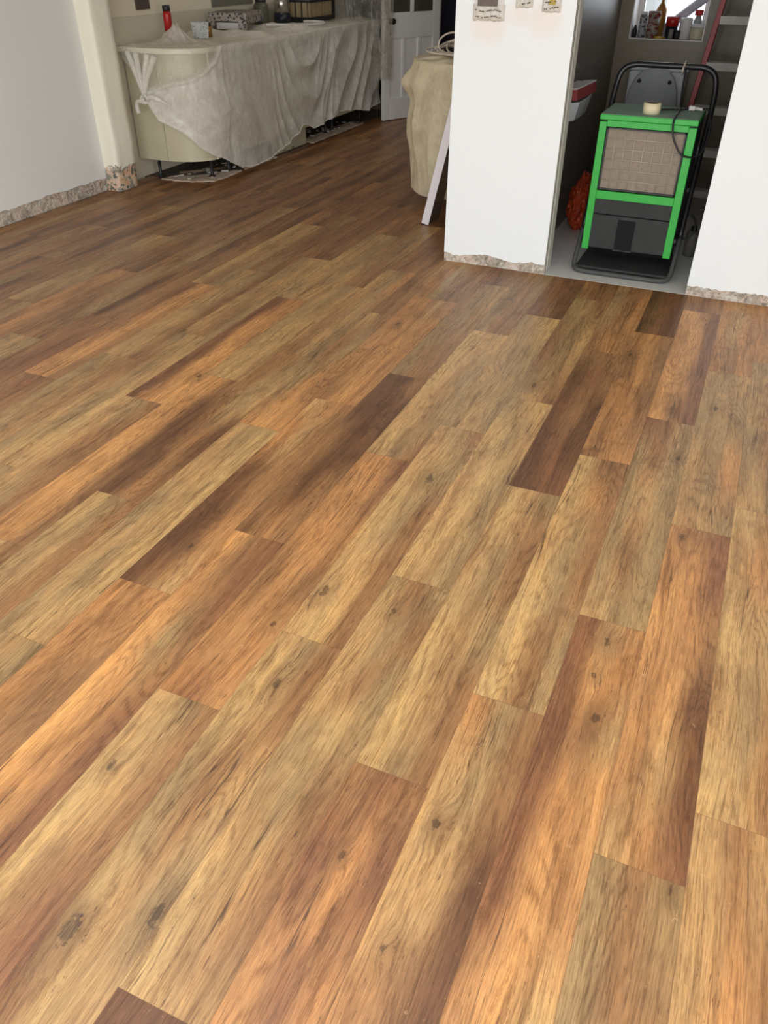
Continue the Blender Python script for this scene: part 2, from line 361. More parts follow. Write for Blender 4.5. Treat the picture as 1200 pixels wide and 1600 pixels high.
# far row first, each row read left to right across the plank
PL = {
 (-1, 0): "TBT TOB OTB TTB", (-1, 1): "YTB TOB YTG TGB YTB", (-1, 2): "GGB TBG GBG TGB", (-1, 3): "TOG OBG OBG",
 (0, 0): "GBG GBB TBG GGT", (0, 1): "OBR OOR HOB OHD OTD TOR", (0, 2): "TGT GTG TGO TTG", (0, 3): "OBO OTO OBO", (0, 4): "RBB OBB",
 (1, 1): "RTO RHO RBT ROH RHO OHY OHY", (1, 2): "RBG GBG GTG GBG TGG", (1, 3): "HOR OHR HOR HBR", (1, 4): "RBB BRB",
 (2, 1): "OGB TGB TTD OBD OBD BRD", (2, 2): "YBB YOB TGB YGB YBG YBG", (2, 3): "OOB BOB OOB BOO", (2, 4): "DDB DRD",
 (3, 0): "BRB ROR ORO OBO ORO OBR", (3, 1): "YTG YTB TGB YTG YTB YGB", (3, 2): "BBB DRB RBD DRD DDR", (3, 3): "TBB GBO BOB",
 (4, 0): "DDD DRD", (4, 1): "GBG TGB TBG GYG TGB YTB YTT", (4, 2): "GTY YGT TYG TYG YTG", (4, 3): "GTB BGT GTB",
 (5, 1): "TGB YTB GBT YTG BYT TYG", (5, 2): "TGB TYG YGB TTB TYB", (5, 3): "GTY TGG GTG",
 (6, 0): "TGB YTB YBR TYB YBG", (6, 1): "OOR OOB OOO BOB OOO ORO", (6, 2): "YTT YTG TTG YGB", (6, 3): "BBG GBB",
 (7, 1): "HBR OBR HGB HOR HOR HHR", (7, 2): "DDB DDD BDD BDB BOB", (7, 3): "BGT GBB",
 (8, 1): "OOO OBB OOB BOB", (8, 2): "TOB OTB DBB DDO DBT", (8, 3): "OTO OHO BHO",
 (9, 0): "GTG TGG", (9, 1): "TGY TTY GTY TGY GYT", (9, 2): "TBO BGO GOB OHO", (9, 3): "BTO BBO",
 (10, 1): "YGB GTB TGB TBB", (10, 2): "BBG BGT DBD DBB", (10, 3): "TGO BTG", (11, 1): "TTB TGB", (11, 2): "HHB HOD HHD HHB OHB", (11, 3): "TGT GYT TYT",
 (12, 2): "ROO RHO RHH ROH", (12, 3): "GTG TTG GTT", (13, 2): "GTG BGT TGY GYT", (13, 3): "GTY TBG", (14, 2): "GTB TGT", (14, 3): "TGB TTB",
 (15, 2): "RHO OHB", (15, 3): "YTT TBG", (11, 4): "BGT TBB", (10, 4): "BBR BRB", (8, 4): "GBB", (13, 4): "BRB"}
KN = [(-.765, 2.17, .024), (-1.0, .78, .013), (-.895, 1.325, .012), (-.28, .94, .015), (-.43, .79, .011), (-.83, .455, .026), (-.70, .54, .020), (.075, 2.18, .014),
      (-.06, 1.49, .010), (-.05, 1.625, .015), (-.83, 1.50, .020), (.10, 3.12, .017), (-.03, 1.35, .018), (-.28, .66, .010), (.19, .98, .010), (-.78, 1.14, .016),
      (-1.30, 1.52, .012), (-.62, 3.02, .020), (-.30, 3.50, .015), (-1.95, 2.52, .018), (-.615, 1.505, .014), (.33, 2.6, .016), (0.01, 2.66, .014), (-2.3, 2.9, .02), (-1.4, 3.4, .018)]
def build_floor():
    rnd = random.Random(11); V = []; F = []; colr = []; uvg = []; uvl = []
    styles = ["TGT", "GBG", "TBG", "BBG", "OBB", "BRB", "TGB", "BOB", "DBB", "GTG", "BDB", "RBB", "TTG", "OTB", "BGB"]
    for c in range(-16, 27):
        xl = .217-.18*(c+1); xr = xl+.18
        for n in range(-5, 9):
            y0 = phase(c)+(n-1)*1.235; y1 = y0+1.235
            code = PL.get((c, n))
            if code: rows = code.split()
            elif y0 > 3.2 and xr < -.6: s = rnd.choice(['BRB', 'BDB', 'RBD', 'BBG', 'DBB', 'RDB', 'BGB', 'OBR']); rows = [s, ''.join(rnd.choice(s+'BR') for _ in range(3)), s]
            else: s = rnd.choice(styles); rows = [s, ''.join(rnd.choice(s+'BG') for _ in range(3)), s, ''.join(rnd.choice(s+'B') for _ in range(3))]
            rows = rows[::-1]                            # near row first
            jit = rnd.uniform(.95, 1.05); ox = rnd.uniform(0, 40); oy = rnd.uniform(0, 40)
            ya = max(y0, -3.6); yb = min(y1, 10.9)
            if xr > -.928 and xl < 3: 
                yb = min(yb, 4.402)
            if yb <= ya: continue
            xa = max(xl, -4.372); xb = min(xr, 2.6)
            if xb <= xa: continue
            parts = [(xa, xb, ya, yb)]
            if xa < -3.82 and yb > 5.39:
                parts = [(xa, xb, ya, min(yb, 5.39))] if ya < 5.39 else []
                if xb > -3.82: parts.append((-3.82, xb, max(ya, 5.39), yb))
            def colour(uf, vf):
                rf = vf*(len(rows)-1); i = min(int(rf), len(rows)-2) if len(rows) > 1 else 0; f = rf-i if len(rows) > 1 else 0
                f = f*f*(3-2*f); cf = min(max(uf*3-.5, 0), 2); j = min(int(cf), 1); g = cf-j; g = g*g*(3-2*g)
                def L(a, b): return Vector(lin(PAL[rows[min(a, len(rows)-1)][b]]))
                return ((L(i, j)*(1-g)+L(i, j+1)*g)*(1-f)+(L(i+1, j)*(1-g)+L(i+1, j+1)*g)*f)*jit
            for (x0, x1, q0, q1) in parts:
                if q1 <= q0: continue
                NX = 8; NY = 24; k = len(V)
                for jy in range(NY+1):
                    for ix in range(NX+1):
                        x = x0+(x1-x0)*ix/NX; y = q0+(q1-q0)*jy/NY; V.append((x, y, 0))
                for jy in range(NY):
                    for ix in range(NX):
                        a = k+jy*(NX+1)+ix; F.append((a, a+1, a+NX+2, a+NX+1))
                for jy in range(NY+1):
                    for ix in range(NX+1):
                        x, y, _ = V[k+jy*(NX+1)+ix]; uf = (x-xl)/.18; vf = (y-y0)/1.235
                        w = .10*(mnoise.noise(Vector((ox, vf*5, 1)))+.6*mnoise.noise(Vector((ox, vf*11, uf*2))))
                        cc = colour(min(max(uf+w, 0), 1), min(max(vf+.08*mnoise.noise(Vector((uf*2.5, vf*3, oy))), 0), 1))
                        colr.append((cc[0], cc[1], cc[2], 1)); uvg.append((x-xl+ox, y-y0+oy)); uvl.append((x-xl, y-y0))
    me = bpy.data.meshes.new('floor'); me.from_pydata(V, [], F)
    ca = me.color_attributes.new('plank_colour', 'FLOAT_COLOR', 'POINT'); ca.data.foreach_set('color', [q for c in colr for q in c])
    for nm, src in (('grain', uvg), ('local', uvl)):
        L = me.uv_layers.new(name=nm); idx = [0]*len(me.loops); me.loops.foreach_get('vertex_index', idx)
        L.data.foreach_set('uv', [q for i in idx for q in src[i]])
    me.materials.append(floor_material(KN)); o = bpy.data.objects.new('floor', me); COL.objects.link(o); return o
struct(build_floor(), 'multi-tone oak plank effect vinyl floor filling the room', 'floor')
struct(MB().box((-5, -4, -.16), (3, 11.2, -.06)).build('floor', 'sub'), 'unseen slab added under the whole floor to stop light leaks', 'floor')  # added below everything to block light leaking through floor gaps
struct(MB().box((-4.6, 5.38, -.05), (-3.8, 9.15, -.006)).build('floor', 'sub'), 'bare dusty screed left under the kitchen cabinets', 'floor')
struct(MB().box((-1.08, 4.40, -.05), (1.3, 6.55, .001)).build('floor', 'wc_floor'), 'pale grey cloakroom floor under the green dehumidifier', 'floor')

# ------------------------------------------------------------------ walls
def ragged(length, base, amp, step, seed):
    r = random.Random(seed); out = []; x = 0
    while x < length:
        out.append((x, base+amp*mnoise.noise(Vector((x*6+seed, seed, 0)))+amp*.7*mnoise.noise(Vector((x*26+seed, 3, 0)))+r.uniform(-.3, .3)*amp*.6)); x += step*r.uniform(.5, 1.5)
    out.append((length, base)); return out
def skin(mb, p0, p1, nrm, z1, prof, th=.012, m=None):
    p0 = Vector(p0); p1 = Vector(p1); d = (p1-p0).normalized(); n = Vector(nrm)
    vs = []; fs = []
    for (s, z) in prof:
        a = p0+d*s
        vs += [(a.x, a.y, z), (a.x-n.x*th, a.y-n.y*th, z+.002), (a.x, a.y, z1)]
    for i in range(len(prof)-1):
        k = 3*i; fs += [(k, k+3, k+5, k+2), (k, k+1, k+4, k+3)]
    mb.add(vs, fs, m)
def rough_strip(name, p0, p1, nrm, h, depth, seed, label, off=.004):
    p0 = Vector(p0); p1 = Vector(p1); L = (p1-p0).length; d = (p1-p0)/L; n = Vector(nrm); NX = int(L/.012)+2; NZ = 10
    vs = []; fs = []
    for j in range(NZ+1):
        for i in range(NX+1):
            s = L*i/NX; z = h*j/NZ
            dd = off+depth*(.5+.5*mnoise.noise(Vector((s*14, z*18, seed)))+.35*mnoise.noise(Vector((s*50, z*50, seed))))
            p = p0+d*s-n*dd; vs.append((p.x, p.y, z))
    for j in range(NZ):
        for i in range(NX):
            a = j*(NX+1)+i; fs.append((a, a+1, a+NX+2, a+NX+1))
    return struct(MB().add(vs, fs, None, True).build(name, 'rough'), label, 'trim')
H2 = 2.5
# left wall
mb = MB(); skin(mb, (-4.37, -3.6), (-4.37, 4.884), (1, 0), H2, ragged(8.484, .092, .016, .02, 5)); mb.box((-4.6, -3.6, 0), (-4.39, 4.89, H2))
struct(mb.build('wall_left', 'white'), 'plain white plastered wall at the left edge of the photo', 'wall')
rough_strip('trim_1', (-4.37, -3.6), (-4.37, 4.884), (1, 0), .125, .008, 1, 'strip of bare plaster along the foot of the left white wall')
# pier
mb = MB()
px0, px1, py0, py1 = -4.372, -4.252, 4.884, 5.10
NZ = 60; ring = [(px0, py0), (px0+.03, py0), (px0+.07, py0), (px1-.025, py0+.001), (px1-.008, py0+.006), (px1-.001, py0+.018), (px1, py0+.05), (px1, py0+.09), (px1, py0+.13), (px1, py0+.17), (px1-.001, py1-.008), (px1-.012, py1), (px0, py1)]
vs = []; fs = []
for j in range(NZ+1):
    z = H2*(j/NZ)**2.0
    for i, (x, y) in enumerate(ring):
        bul = .012*math.exp(-((z-.34)/.12)**2)*(1 if i >= 3 and i < 12 else 0)+.004*mnoise.noise(Vector((x*9, y*14, z*5)))
        sc = -.010 if z < .15+.05*mnoise.noise(Vector((x*20, y*20, 0))) else 0
        vs.append((x+(bul+sc if i >= 3 and i < 12 else 0), y-(bul*.4+sc*.4 if 0 < i < 5 else 0), z))
for j in range(NZ):
    for i in range(len(ring)-1):
        a = j*len(ring)+i; fs.append((a, a+1, a+len(ring)+1, a+len(ring)))
mb.add(vs, fs, None, True)
def pier_mat():
    t = NT('cream_pier_with_crumbled_foot'); o = t.obj(); sp = t.n('ShaderNodeSeparateXYZ'); t.put(sp.inputs[0], o)
    n = t.noise(o, 22, 5, .7); zz = t.math('ADD', sp.outputs[2], t.math('MULTIPLY', t.math('SUBTRACT', n, .5), .22))
    n1 = t.noise(o, 10, 5, .6, .5); n2 = t.noise(t.vec('ADD', o, (3, 1, 2)), 30, 4, .6)
    r = t.mix(t.ss(n1, .44, .60), rgba((140, 138, 126)), rgba((226, 200, 174)))
    r = t.mix(t.ss(n1, .56, .62), r, rgba((214, 170, 136))); r = t.mix(t.ss(n2, .47, .40), r, rgba((104, 106, 98)))
    p = t.mix(t.noise(o, 5, 3), rgba((246, 242, 224)), rgba((240, 236, 218)))
    c = t.mix(t.ss(zz, .150, .158), r, p)
    return t.fin(t.bsdf(c, .8, 0, t.bump(t.math('ADD', t.math('MULTIPLY', n1, 1), t.ss(zz, .15, .158, 0, 2)), .45, .012), .25))
MT['pier'] = pier_mat()
struct(mb.build('wall_pier', 'pier'), 'narrow cream pier with crumbled plaster at its foot beside the cabinets', 'pier')
# kitchen walls
struct(MB().box((-4.6, 5.09, -.05), (-4.42, 9.2, H2)).build('wall_kitchen_left', 'kitchenwall'), 'beige kitchen wall behind the sheeted worktop', 'wall')
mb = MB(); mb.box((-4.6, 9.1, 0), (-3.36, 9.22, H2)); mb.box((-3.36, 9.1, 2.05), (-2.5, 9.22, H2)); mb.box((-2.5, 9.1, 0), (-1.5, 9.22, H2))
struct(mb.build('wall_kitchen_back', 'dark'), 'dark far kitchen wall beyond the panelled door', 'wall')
struct(MB().box((-4.42, 9.07, 0), (-3.40, 9.10, .15)).build('trim_2', 'skirt'), 'brown skirting seen in the gap beside the white door', 'skirting')
mb = MB(); mb.box((-3.40, 9.06, 0), (-3.32, 9.10, 2.1)); mb.box((-2.52, 9.06, 0), (-2.44, 9.10, 2.1)); mb.box((-3.40, 9.06, 2.05), (-2.44, 9.10, 2.13))
struct(mb.build('trim_3', 'door'), 'white door lining round the far kitchen doorway', 'trim')
mb = MB(); mb.box((-4.0, 10.9, -.01), (-1.5, 11.0, H2), 'purple'); mb.box((-4.1, 9.22, -.01), (-4.0, 11, H2), 'purple'); mb.box((-1.6, 9.22, -.01), (-1.5, 11, H2), 'purple')
mb.box((-3.52, 10.86, -.0), (-3.44, 10.9, 2.1), 'door'); mb.box((-3.44, 10.88, 0), (-2.6, 10.9, 2.1), 'dark')
struct(mb.build('wall_hall'), 'dark purple-grey hallway wall behind the panelled door', 'wall')
# centre block with the opening reveal
mb = MB(); skin(mb, (-1.525, 4.395), (-.928, 4.395), (0, -1), H2, ragged(.597, .054, .018, .012, 9))
skin(mb, (-1.525, 9.1), (-1.525, 4.395), (-1, 0), H2, ragged(4.705, .05, .008, .03, 13))
struct(mb.build('wall_centre', 'pillar'), 'bright white wall section left of the cloakroom opening', 'wall')
mb = MB(); mb.box((-1.513, 4.409, 0), (-.934, 4.46, H2), 'board_core'); mb.box((-1.51, 4.46, 0), (-.936, 4.478, H2), 'board_gap'); mb.box((-1.513, 4.478, 0), (-.929, 4.555, H2), 'board_edge')
mb.box((-1.513, 4.555, 0), (-1.082, 9.1, H2), 'board_edge')
struct(mb.build('wall_centre_core'), 'raw grey plasterboard edge of the white wall at the opening', 'wall')
rough_strip('trim_4', (-1.525, 4.395), (-.928, 4.395), (0, -1), .09, .006, 2, 'strip of bare plaster along the foot of the white centre wall')
# right wall
mb = MB(); skin(mb, (-.161, 4.395), (2.6, 4.395), (0, -1), H2, ragged(2.761, .052, .018, .012, 21)); 
mb.add([(-.161, 4.395, .04), (-.161, 4.50, .04), (-.161, 4.50, H2), (-.161, 4.395, H2)], [(0, 1, 2, 3)])
struct(mb.build('wall_right', 'pillar'), 'white wall right of the cloakroom opening', 'wall')
struct(MB().box((-.155, 4.409, 0), (2.6, 4.50, H2)).build('wall_right_core', 'board_edge'), 'grey plasterboard behind the right white wall', 'wall')
rough_strip('trim_5', (-.161, 4.395), (2.6, 4.395), (0, -1), .075, .006, 4, 'strip of bare plaster along the foot of the right white wall')
# cloakroom
struct(MB().box((-1.081, 4.557, 0), (-1.07, 6.60, H2)).build('wall_cloakroom_left', 'tile_dark'), 'dark grey tiled cloakroom wall with the basin on it', 'wall')
mb = MB(); WX0, WX1, WZ0, WZ1 = -.985, -.497, .993, 1.95
mb.box((-1.07, 6.5, 0), (1.3, 6.82, WZ0-.006)); mb.box((-1.07, 6.5, WZ1), (1.3, 6.82, H2)); mb.box((-1.07, 6.5, WZ0-.006), (WX0, 6.82, WZ1)); mb.box((WX1, 6.5, WZ0-.006), (1.3, 6.82, WZ1))
struct(mb.build('wall_cloakroom_back', 'tile_beige'), 'beige-brown tiled cloakroom wall under the small window', 'wall')
struct(MB().box((1.2, 4.5, 0), (1.3, 6.5, H2)).build('wall_cloakroom_right', 'tile_dark'), 'hidden right wall of the cloakroom', 'wall')
wf = MB()
for a, b in (((WX0, 6.49, WZ0), (WX0+.008, 6.70, WZ1)), ((WX1-.008, 6.49, WZ0), (WX1, 6.70, WZ1)), ((WX0, 6.49, WZ0-.004), (WX1, 6.70, WZ0+.002)),
             ((WX0+.008, 6.70, WZ0), (WX0+.045, 6.75, WZ1)), ((WX1-.045, 6.70, WZ0), (WX1-.008, 6.75, WZ1)), ((WX0+.04, 6.70, WZ0), (WX1-.04, 6.75, WZ0+.035)), ((WX0+.04, 6.70, WZ1-.035), (WX1-.04, 6.75, WZ1))): wf.box(a, b)
wo = struct(wf.build('window_1', 'offwhite'), 'small white framed cloakroom window crowded with bottles', 'window')
MB().box((WX0+.04, 6.72, WZ0+.03), (WX1-.04, 6.726, WZ1-.03)).build('window_pane', 'glass', wo)
# shell behind the camera
mb = MB(); mb.box((2.6, -3.7, 0), (2.7, -2.6, H2)); mb.box((2.6, .8, 0), (2.7, 4.5, H2)); mb.box((2.6, -2.6, 0), (2.7, .8, .25)); mb.box((2.6, -2.6, 2.35), (2.7, .8, H2)); struct(mb.build('wall_far_right', 'white'), 'side wall of the room to the right of the camera', 'wall')  # opening in this wall made for the added side fill
mb = MB(); mb.box((-4.6, -3.7, 0), (-2.5, -3.6, H2)); mb.box((2.5, -3.7, 0), (2.7, -3.6, H2)); mb.box((-2.5, -3.7, 2.35), (2.5, -3.6, H2)); struct(mb.build('wall_back', 'white'), 'garden side wall with wide glazed opening behind the camera', 'wall')
mb = MB(); mb.box((-4.6, -3.7, H2), (-2.9, 11, H2+.1)); mb.box((-2.9, -3.7, H2), (.3, .0, H2+.1)); mb.box((-2.9, 1.8, H2), (.3, 11, H2+.1)); mb.box((.3, -3.7, H2), (2.7, 11, H2+.1))
struct(mb.build('ceiling', 'ceiling'), 'white ceiling with a roof opening', 'ceiling')

# ------------------------------------------------------------------ far door
def far_door():
    A = Vector((-3.654, 8.385, 0)); d = Vector((.164, .331, 0)).normalized(); ang = math.atan2(d.y, d.x)
    o = bpy.data.objects.new('door_1', None); COL.objects.link(o); o.location = A; o.rotation_euler = (0, 0, ang)
    tag(o, 'white panelled door with glazed top standing open at the far end', 'door', kind='structure')
    Wd, T = .76, .04; m = MB(); z0 = .006
    xs = [(.095, .215), (.315, .42), (.52, .665)]
    m.box((0, 0, z0), (.09, T, 1.98)); m.box((Wd-.09, 0, z0), (Wd, T, 1.98)); m.box((.09, 0, z0), (Wd-.09, T, .21)); m.box((.09, 0, .745), (Wd-.09, T, .965)); m.box((.09, 0, 1.87), (Wd-.09, T, 1.98))
    m.box((.25, 0, .21), (.29, T, .745)); m.box((.46, 0, .21), (.50, T, .745))
    m.box((.36, 0, .965), (.40, T, 1.87))
    m.box((.09, 0, 1.42), (Wd-.09, T, 1.45))
    m.build('door_frame', 'door', o, bevel=.004)
    p = MB()
    for a, b in ((.09, .25), (.29, .46), (.50, .67)): p.box((a, .014, .21), (b, T-.014, .745))
    p.build('door_panel', 'door', o)
    MB().box((.09, .017, .965), (.67, T-.017, 1.87)).build('door_glass', 'doorglass', o)
    k = MB(); T_ = Matrix.Translation((.085, -.0, .895)) @ Matrix.Rotation(PI/2, 4, 'X')
    k.lathe([(.0, 0), (.027, 0), (.027, .005), (.010, .010), (.010, .03), (.022, .036), (.028, .048), (.024, .060), (.0, .064)], 20, None, T_)
    k.build('door_knob', 'brass', o)
    k = MB(); k.lathe([(0, 0), (.008, 0), (.008, .004), (0, .004)], 12, None, Matrix.Translation((.085, 0, .82)) @ Matrix.Rotation(PI/2, 4, 'X')); k.lathe([(0, 0), (.010, 0), (.010, .004), (0, .004)], 12, None, Matrix.Translation((.085, 0, .785)) @ Matrix.Rotation(PI/2, 4, 'X'))
    k.build('keyhole', 'brass', o)
far_door()

# ------------------------------------------------------------------ kitchen run
ZB, ZC = .140, .868
def foot(parent, x, y, z1=ZB):
    m = MB(); m.lathe([(0, 0), (.028, 0), (.028, .008), (.017, .012), (.013, .02), (.013, z1-.02), (.024, z1-.012), (.024, z1), (0, z1)], 14, None, Matrix.Translation((x, y, 0)))
    m.build('foot', 'black', parent)
end = [(-4.40, 5.335), (-4.18, 5.335)]+[(-4.18+.35*math.sin(t), 5.335+.24*(1-math.cos(t))) for t in [PI/2*k/12 for k in range(1, 13)]]
c0 = empty('base_cabinet', (-4.1, 5.6, 0), 'cream base cabinet with curved end beside the cream pier', 'cabinet', None)
def rel(o, mb, name, mat, bevel=0):
    T = Matrix.Translation(-Vector(o.location)); mb.v = [tuple(T @ Vector(p)) for p in mb.v]; return mb.build(name, mat, o, bevel)
inner = [(x+(.018 if x < -4.3 else -.02 if x > -4.0 else 0), y+.02) for x, y in end]
rel(c0, MB().prism(inner+[(-3.85, 5.93), (-4.40, 5.93)], ZB, ZC), 'body', 'cab_in')
def band(pts, th, z0, z1):
    m = MB(); n = len(pts); vs = []; fs = []
    for i, (x, y) in enumerate(pts):
        a = Vector(pts[max(i-1, 0)]); b = Vector(pts[min(i+1, n-1)]); d = (b-a).normalized(); nn = Vector((-d.y, d.x))
        vs += [(x, y, z0), (x+nn.x*th, y+nn.y*th, z0), (x+nn.x*th, y+nn.y*th, z1), (x, y, z1)]
    for i in range(n-1):
        k = 4*i
        for a, b in ((0, 3), (3, 2), (2, 1), (1, 0)): fs.append((k+a, k+a+4, k+b+4, k+b))
    fs += [(0, 1, 2, 3), (4*n-1, 4*n-2, 4*n-3, 4*n-4)]
    return m.add(vs, fs)
fine = smooth_path([(x, y, 0) for x, y in end[1:]]+[(-3.83, 5.92, 0)], 3); fine = [(p.x, p.y) for p in fine]
k1 = min(range(len(fine)), key=lambda i: abs(fine[i][0]+4.135))
rel(c0, band([(-4.40, 5.335), (-4.29, 5.335), fine[0]]+fine[1:k1+1], .019, ZB, ZC-.004), 'curved_door', 'cab')
f2 = fine[k1:]; f2[0] = (f2[0][0]+.004, f2[0][1]+.0004)
rel(c0, band(f2, .019, ZB, ZC-.004), 'curved_door', 'cab')
for x, y in ((-4.29, 5.42), (-3.91, 5.575), (-3.90, 5.80), (-4.3, 5.85)):
    m = MB(); m.lathe([(0, 0), (.028, 0), (.028, .008), (.017, .012), (.013, .02), (.013, ZB-.02), (.024, ZB-.012), (.024, ZB), (0, ZB)], 14, None, Matrix.Translation((x, y, 0))); rel(c0, m, 'foot', 'black')
spans = [(5.94, 6.44, 'nearest flat fronted one'), (6.445, 7.04, 'one'), (7.045, 7.64, 'one'), (7.645, 8.44, 'farthest one')]
labs = ['flat cream base cabinet under the sheet, next after the curved end', 'second flat cream cabinet under the sheet, above the plinth panel', 'third flat cream cabinet under the sheet, its underside open to the dark', 'farthest cream cabinet of the sheeted run, near the white panelled door']
for (a, b, _), lb in zip(spans, labs):
    c = empty('base_cabinet', (-4.1, (a+b)/2, 0), lb, 'cabinet')
    rel(c, MB().box((-4.40, a, ZB), (-3.853, b, ZC)), 'body', 'cab_in')
    if b-a > .7:
        rel(c, MB().box((-3.85, a+.002, ZB), (-3.83, (a+b)/2-.002, ZC-.004)), 'door', 'cab', .002); rel(c, MB().box((-3.85, (a+b)/2+.002, ZB), (-3.83, b-.002, ZC-.004)), 'door', 'cab', .002)
    elif a == 6.445:
        for z0, z1 in ((ZB, .40), (.404, .64), (.644, ZC-.004)): rel(c, MB().box((-3.85, a+.002, z0), (-3.83, b-.002, z1)), 'drawer', 'cab', .002)
    else: rel(c, MB().box((-3.85, a+.002, ZB), (-3.83, b-.002, ZC-.004)), 'door', 'cab', .002)
    for x, y in ((-3.92, a+.07), (-3.92, b-.07), (-4.3, a+.07), (-4.3, b-.07)):
        m = MB(); m.lathe([(0, 0), (.028, 0), (.028, .008), (.017, .012), (.013, .02), (.013, ZB-.02), (.024, ZB-.012), (.024, ZB), (0, ZB)], 12, None, Matrix.Translation((x, y, 0))); rel(c, m, 'foot', 'black')
tag(MB().box((-3.872, 6.44, 0), (-3.856, 7.05, .135)).build('plinth_panel', 'cab'), 'short cream plinth board standing under the middle of the sheeted cabinets', 'plinth')
tag(MB().box((-3.85, 8.445, .02), (-3.832, 8.47, ZC)).build('end_panel', 'cab_in'), 'thin pale end panel closing the far end of the sheeted cabinets', 'panel') if False else None
wt = [(-4.42, 5.27), (-4.17, 5.262)]+[(-4.17+.40*math.sin(t), 5.262+.26*(1-math.cos(t))) for t in [PI/2*k/14 for k in range(1, 15)]]+[(-3.77, 8.46), (-4.42, 8.46)]
tag(MB().prism(wt, .868, .902).build('worktop', 'worktop', None, bevel=.004), 'long cream worktop with a rounded end beside the pier', 'worktop')
# upstand, socket and metal panel
tag(MB().box((-4.419, 5.11, .903), (-4.405, 8.45, 1.072)).build('upstand', 'grey'), 'grey upstand along the wall at the back of the worktop', 'upstand')
MT['upst'] = plain('pale_upstand', (204, 196, 176), .5, var=.03)
bpy.data.objects['upstand'].data.materials[0] = MT['upst']
tag(MB().box((-4.42, 5.575, 1.106), (-4.41, 5.735, 1.26)).build('socket_plate', 'brownplate', None, bevel=.002), 'dark bronze socket plate on the beige wall above the worktop', 'socket')
tag(MB().box((-4.42, 6.56, 1.078), (-4.41, 7.2, 1.5)).build('splashback', 'grey'), 'dull grey metal splashback on the kitchen wall', 'splashback')
# torn underlay scraps
def scrap(pts, z, mat, label, seed):
    c = Vector((sum(p[0] for p in pts)/len(pts), sum(p[1] for p in pts)/len(pts))); out = []
    rr = random.Random(seed)
    for i in range(len(pts)):
        a = Vector(pts[i]); b = Vector(pts[(i+1) % len(pts)]); n = max(2, int((b-a).length/.03))
        for k in range(n): out.append((a+(b-a)*k/n+Vector((rr.uniform(-1, 1), rr.uniform(-1, 1)))*.011))
    m = MB(); n = len(out); vs = [(p.x, p.y, z+.006+.006*mnoise.noise(Vector((p.x*20, p.y*20, seed)))) for p in out]+[(c.x, c.y, z+.004)]+[(p.x, p.y, z) for p in out]
    fs = [(i, (i+1) % n, n) for i in range(n)]+[(i, i+n+1, (i+1) % n+n+1, (i+1) % n) for i in range(n)]
    m.add(vs, fs); return tag(m.build('torn_underlay', mat), label, 'scrap')
scrap([(-4.22, 5.33), (-3.98, 5.345), (-3.80, 5.44), (-3.80, 5.86), (-3.9, 5.80), (-4.0, 5.55), (-4.2, 5.46)], 0, 'sub_pale', 'pale torn underlay edge on the floor under the curved cabinet', 1)
scrap([(-3.80, 7.08), (-3.80, 8.22), (-3.95, 8.25), (-3.98, 7.6), (-3.93, 7.1)], 0, 'sub_pale', 'long pale torn underlay strip at the far end under the cabinets', 2)
scrap([(-4.12, 5.48), (-3.98, 5.60), (-3.93, 5.72), (-4.05, 5.74), (-4.2, 5.6)], .003, 'sub', 'brown scrap of board lying under the curved cabinet', 3)
scrap([(-3.80, 5.9), (-3.80, 6.42), (-3.87, 6.4), (-3.88, 5.95)], 0, 'sub_pale', 'narrow torn underlay strip between the pale edge and the plinth board', 4)
m = MB(); rr = random.Random(5)
for k in range(90):
    yy = rr.uniform(5.42, 8.2); xx = rr.uniform(-4.15, -3.84); ss = rr.uniform(.006, .028); aa = rr.uniform(0, 3)
    T0 = Matrix.Translation((xx, yy, .012)) @ Matrix.Rotation(aa, 4, 'Z') @ Matrix.Rotation(rr.uniform(-.3, .3), 4, 'X')
    m.box((-ss*1.6, -ss*.6, 0), (ss*1.6, ss*.6, ss*.25), rr.choice(['sub_pale', 'sub', 'offwhite', 'sub_pale']), T0)
tag(m.build('rubble'), 'scattered paper and plaster crumbs under the cream cabinets', 'rubble', kind='stuff')
m = MB(); m.tube([(-4.17, 5.50, .018), (-4.02, 5.66, .022), (-3.93, 5.83, .018)], .012, 10, 'skirt'); m.tube([(-4.0, 5.62, .03), (-3.97, 5.66, .03)], .02, 10, 'grey')
tag(m.build('waste_pipe'), 'grey pipe offcut with white collar lying under the curved cabinet', 'pipe')

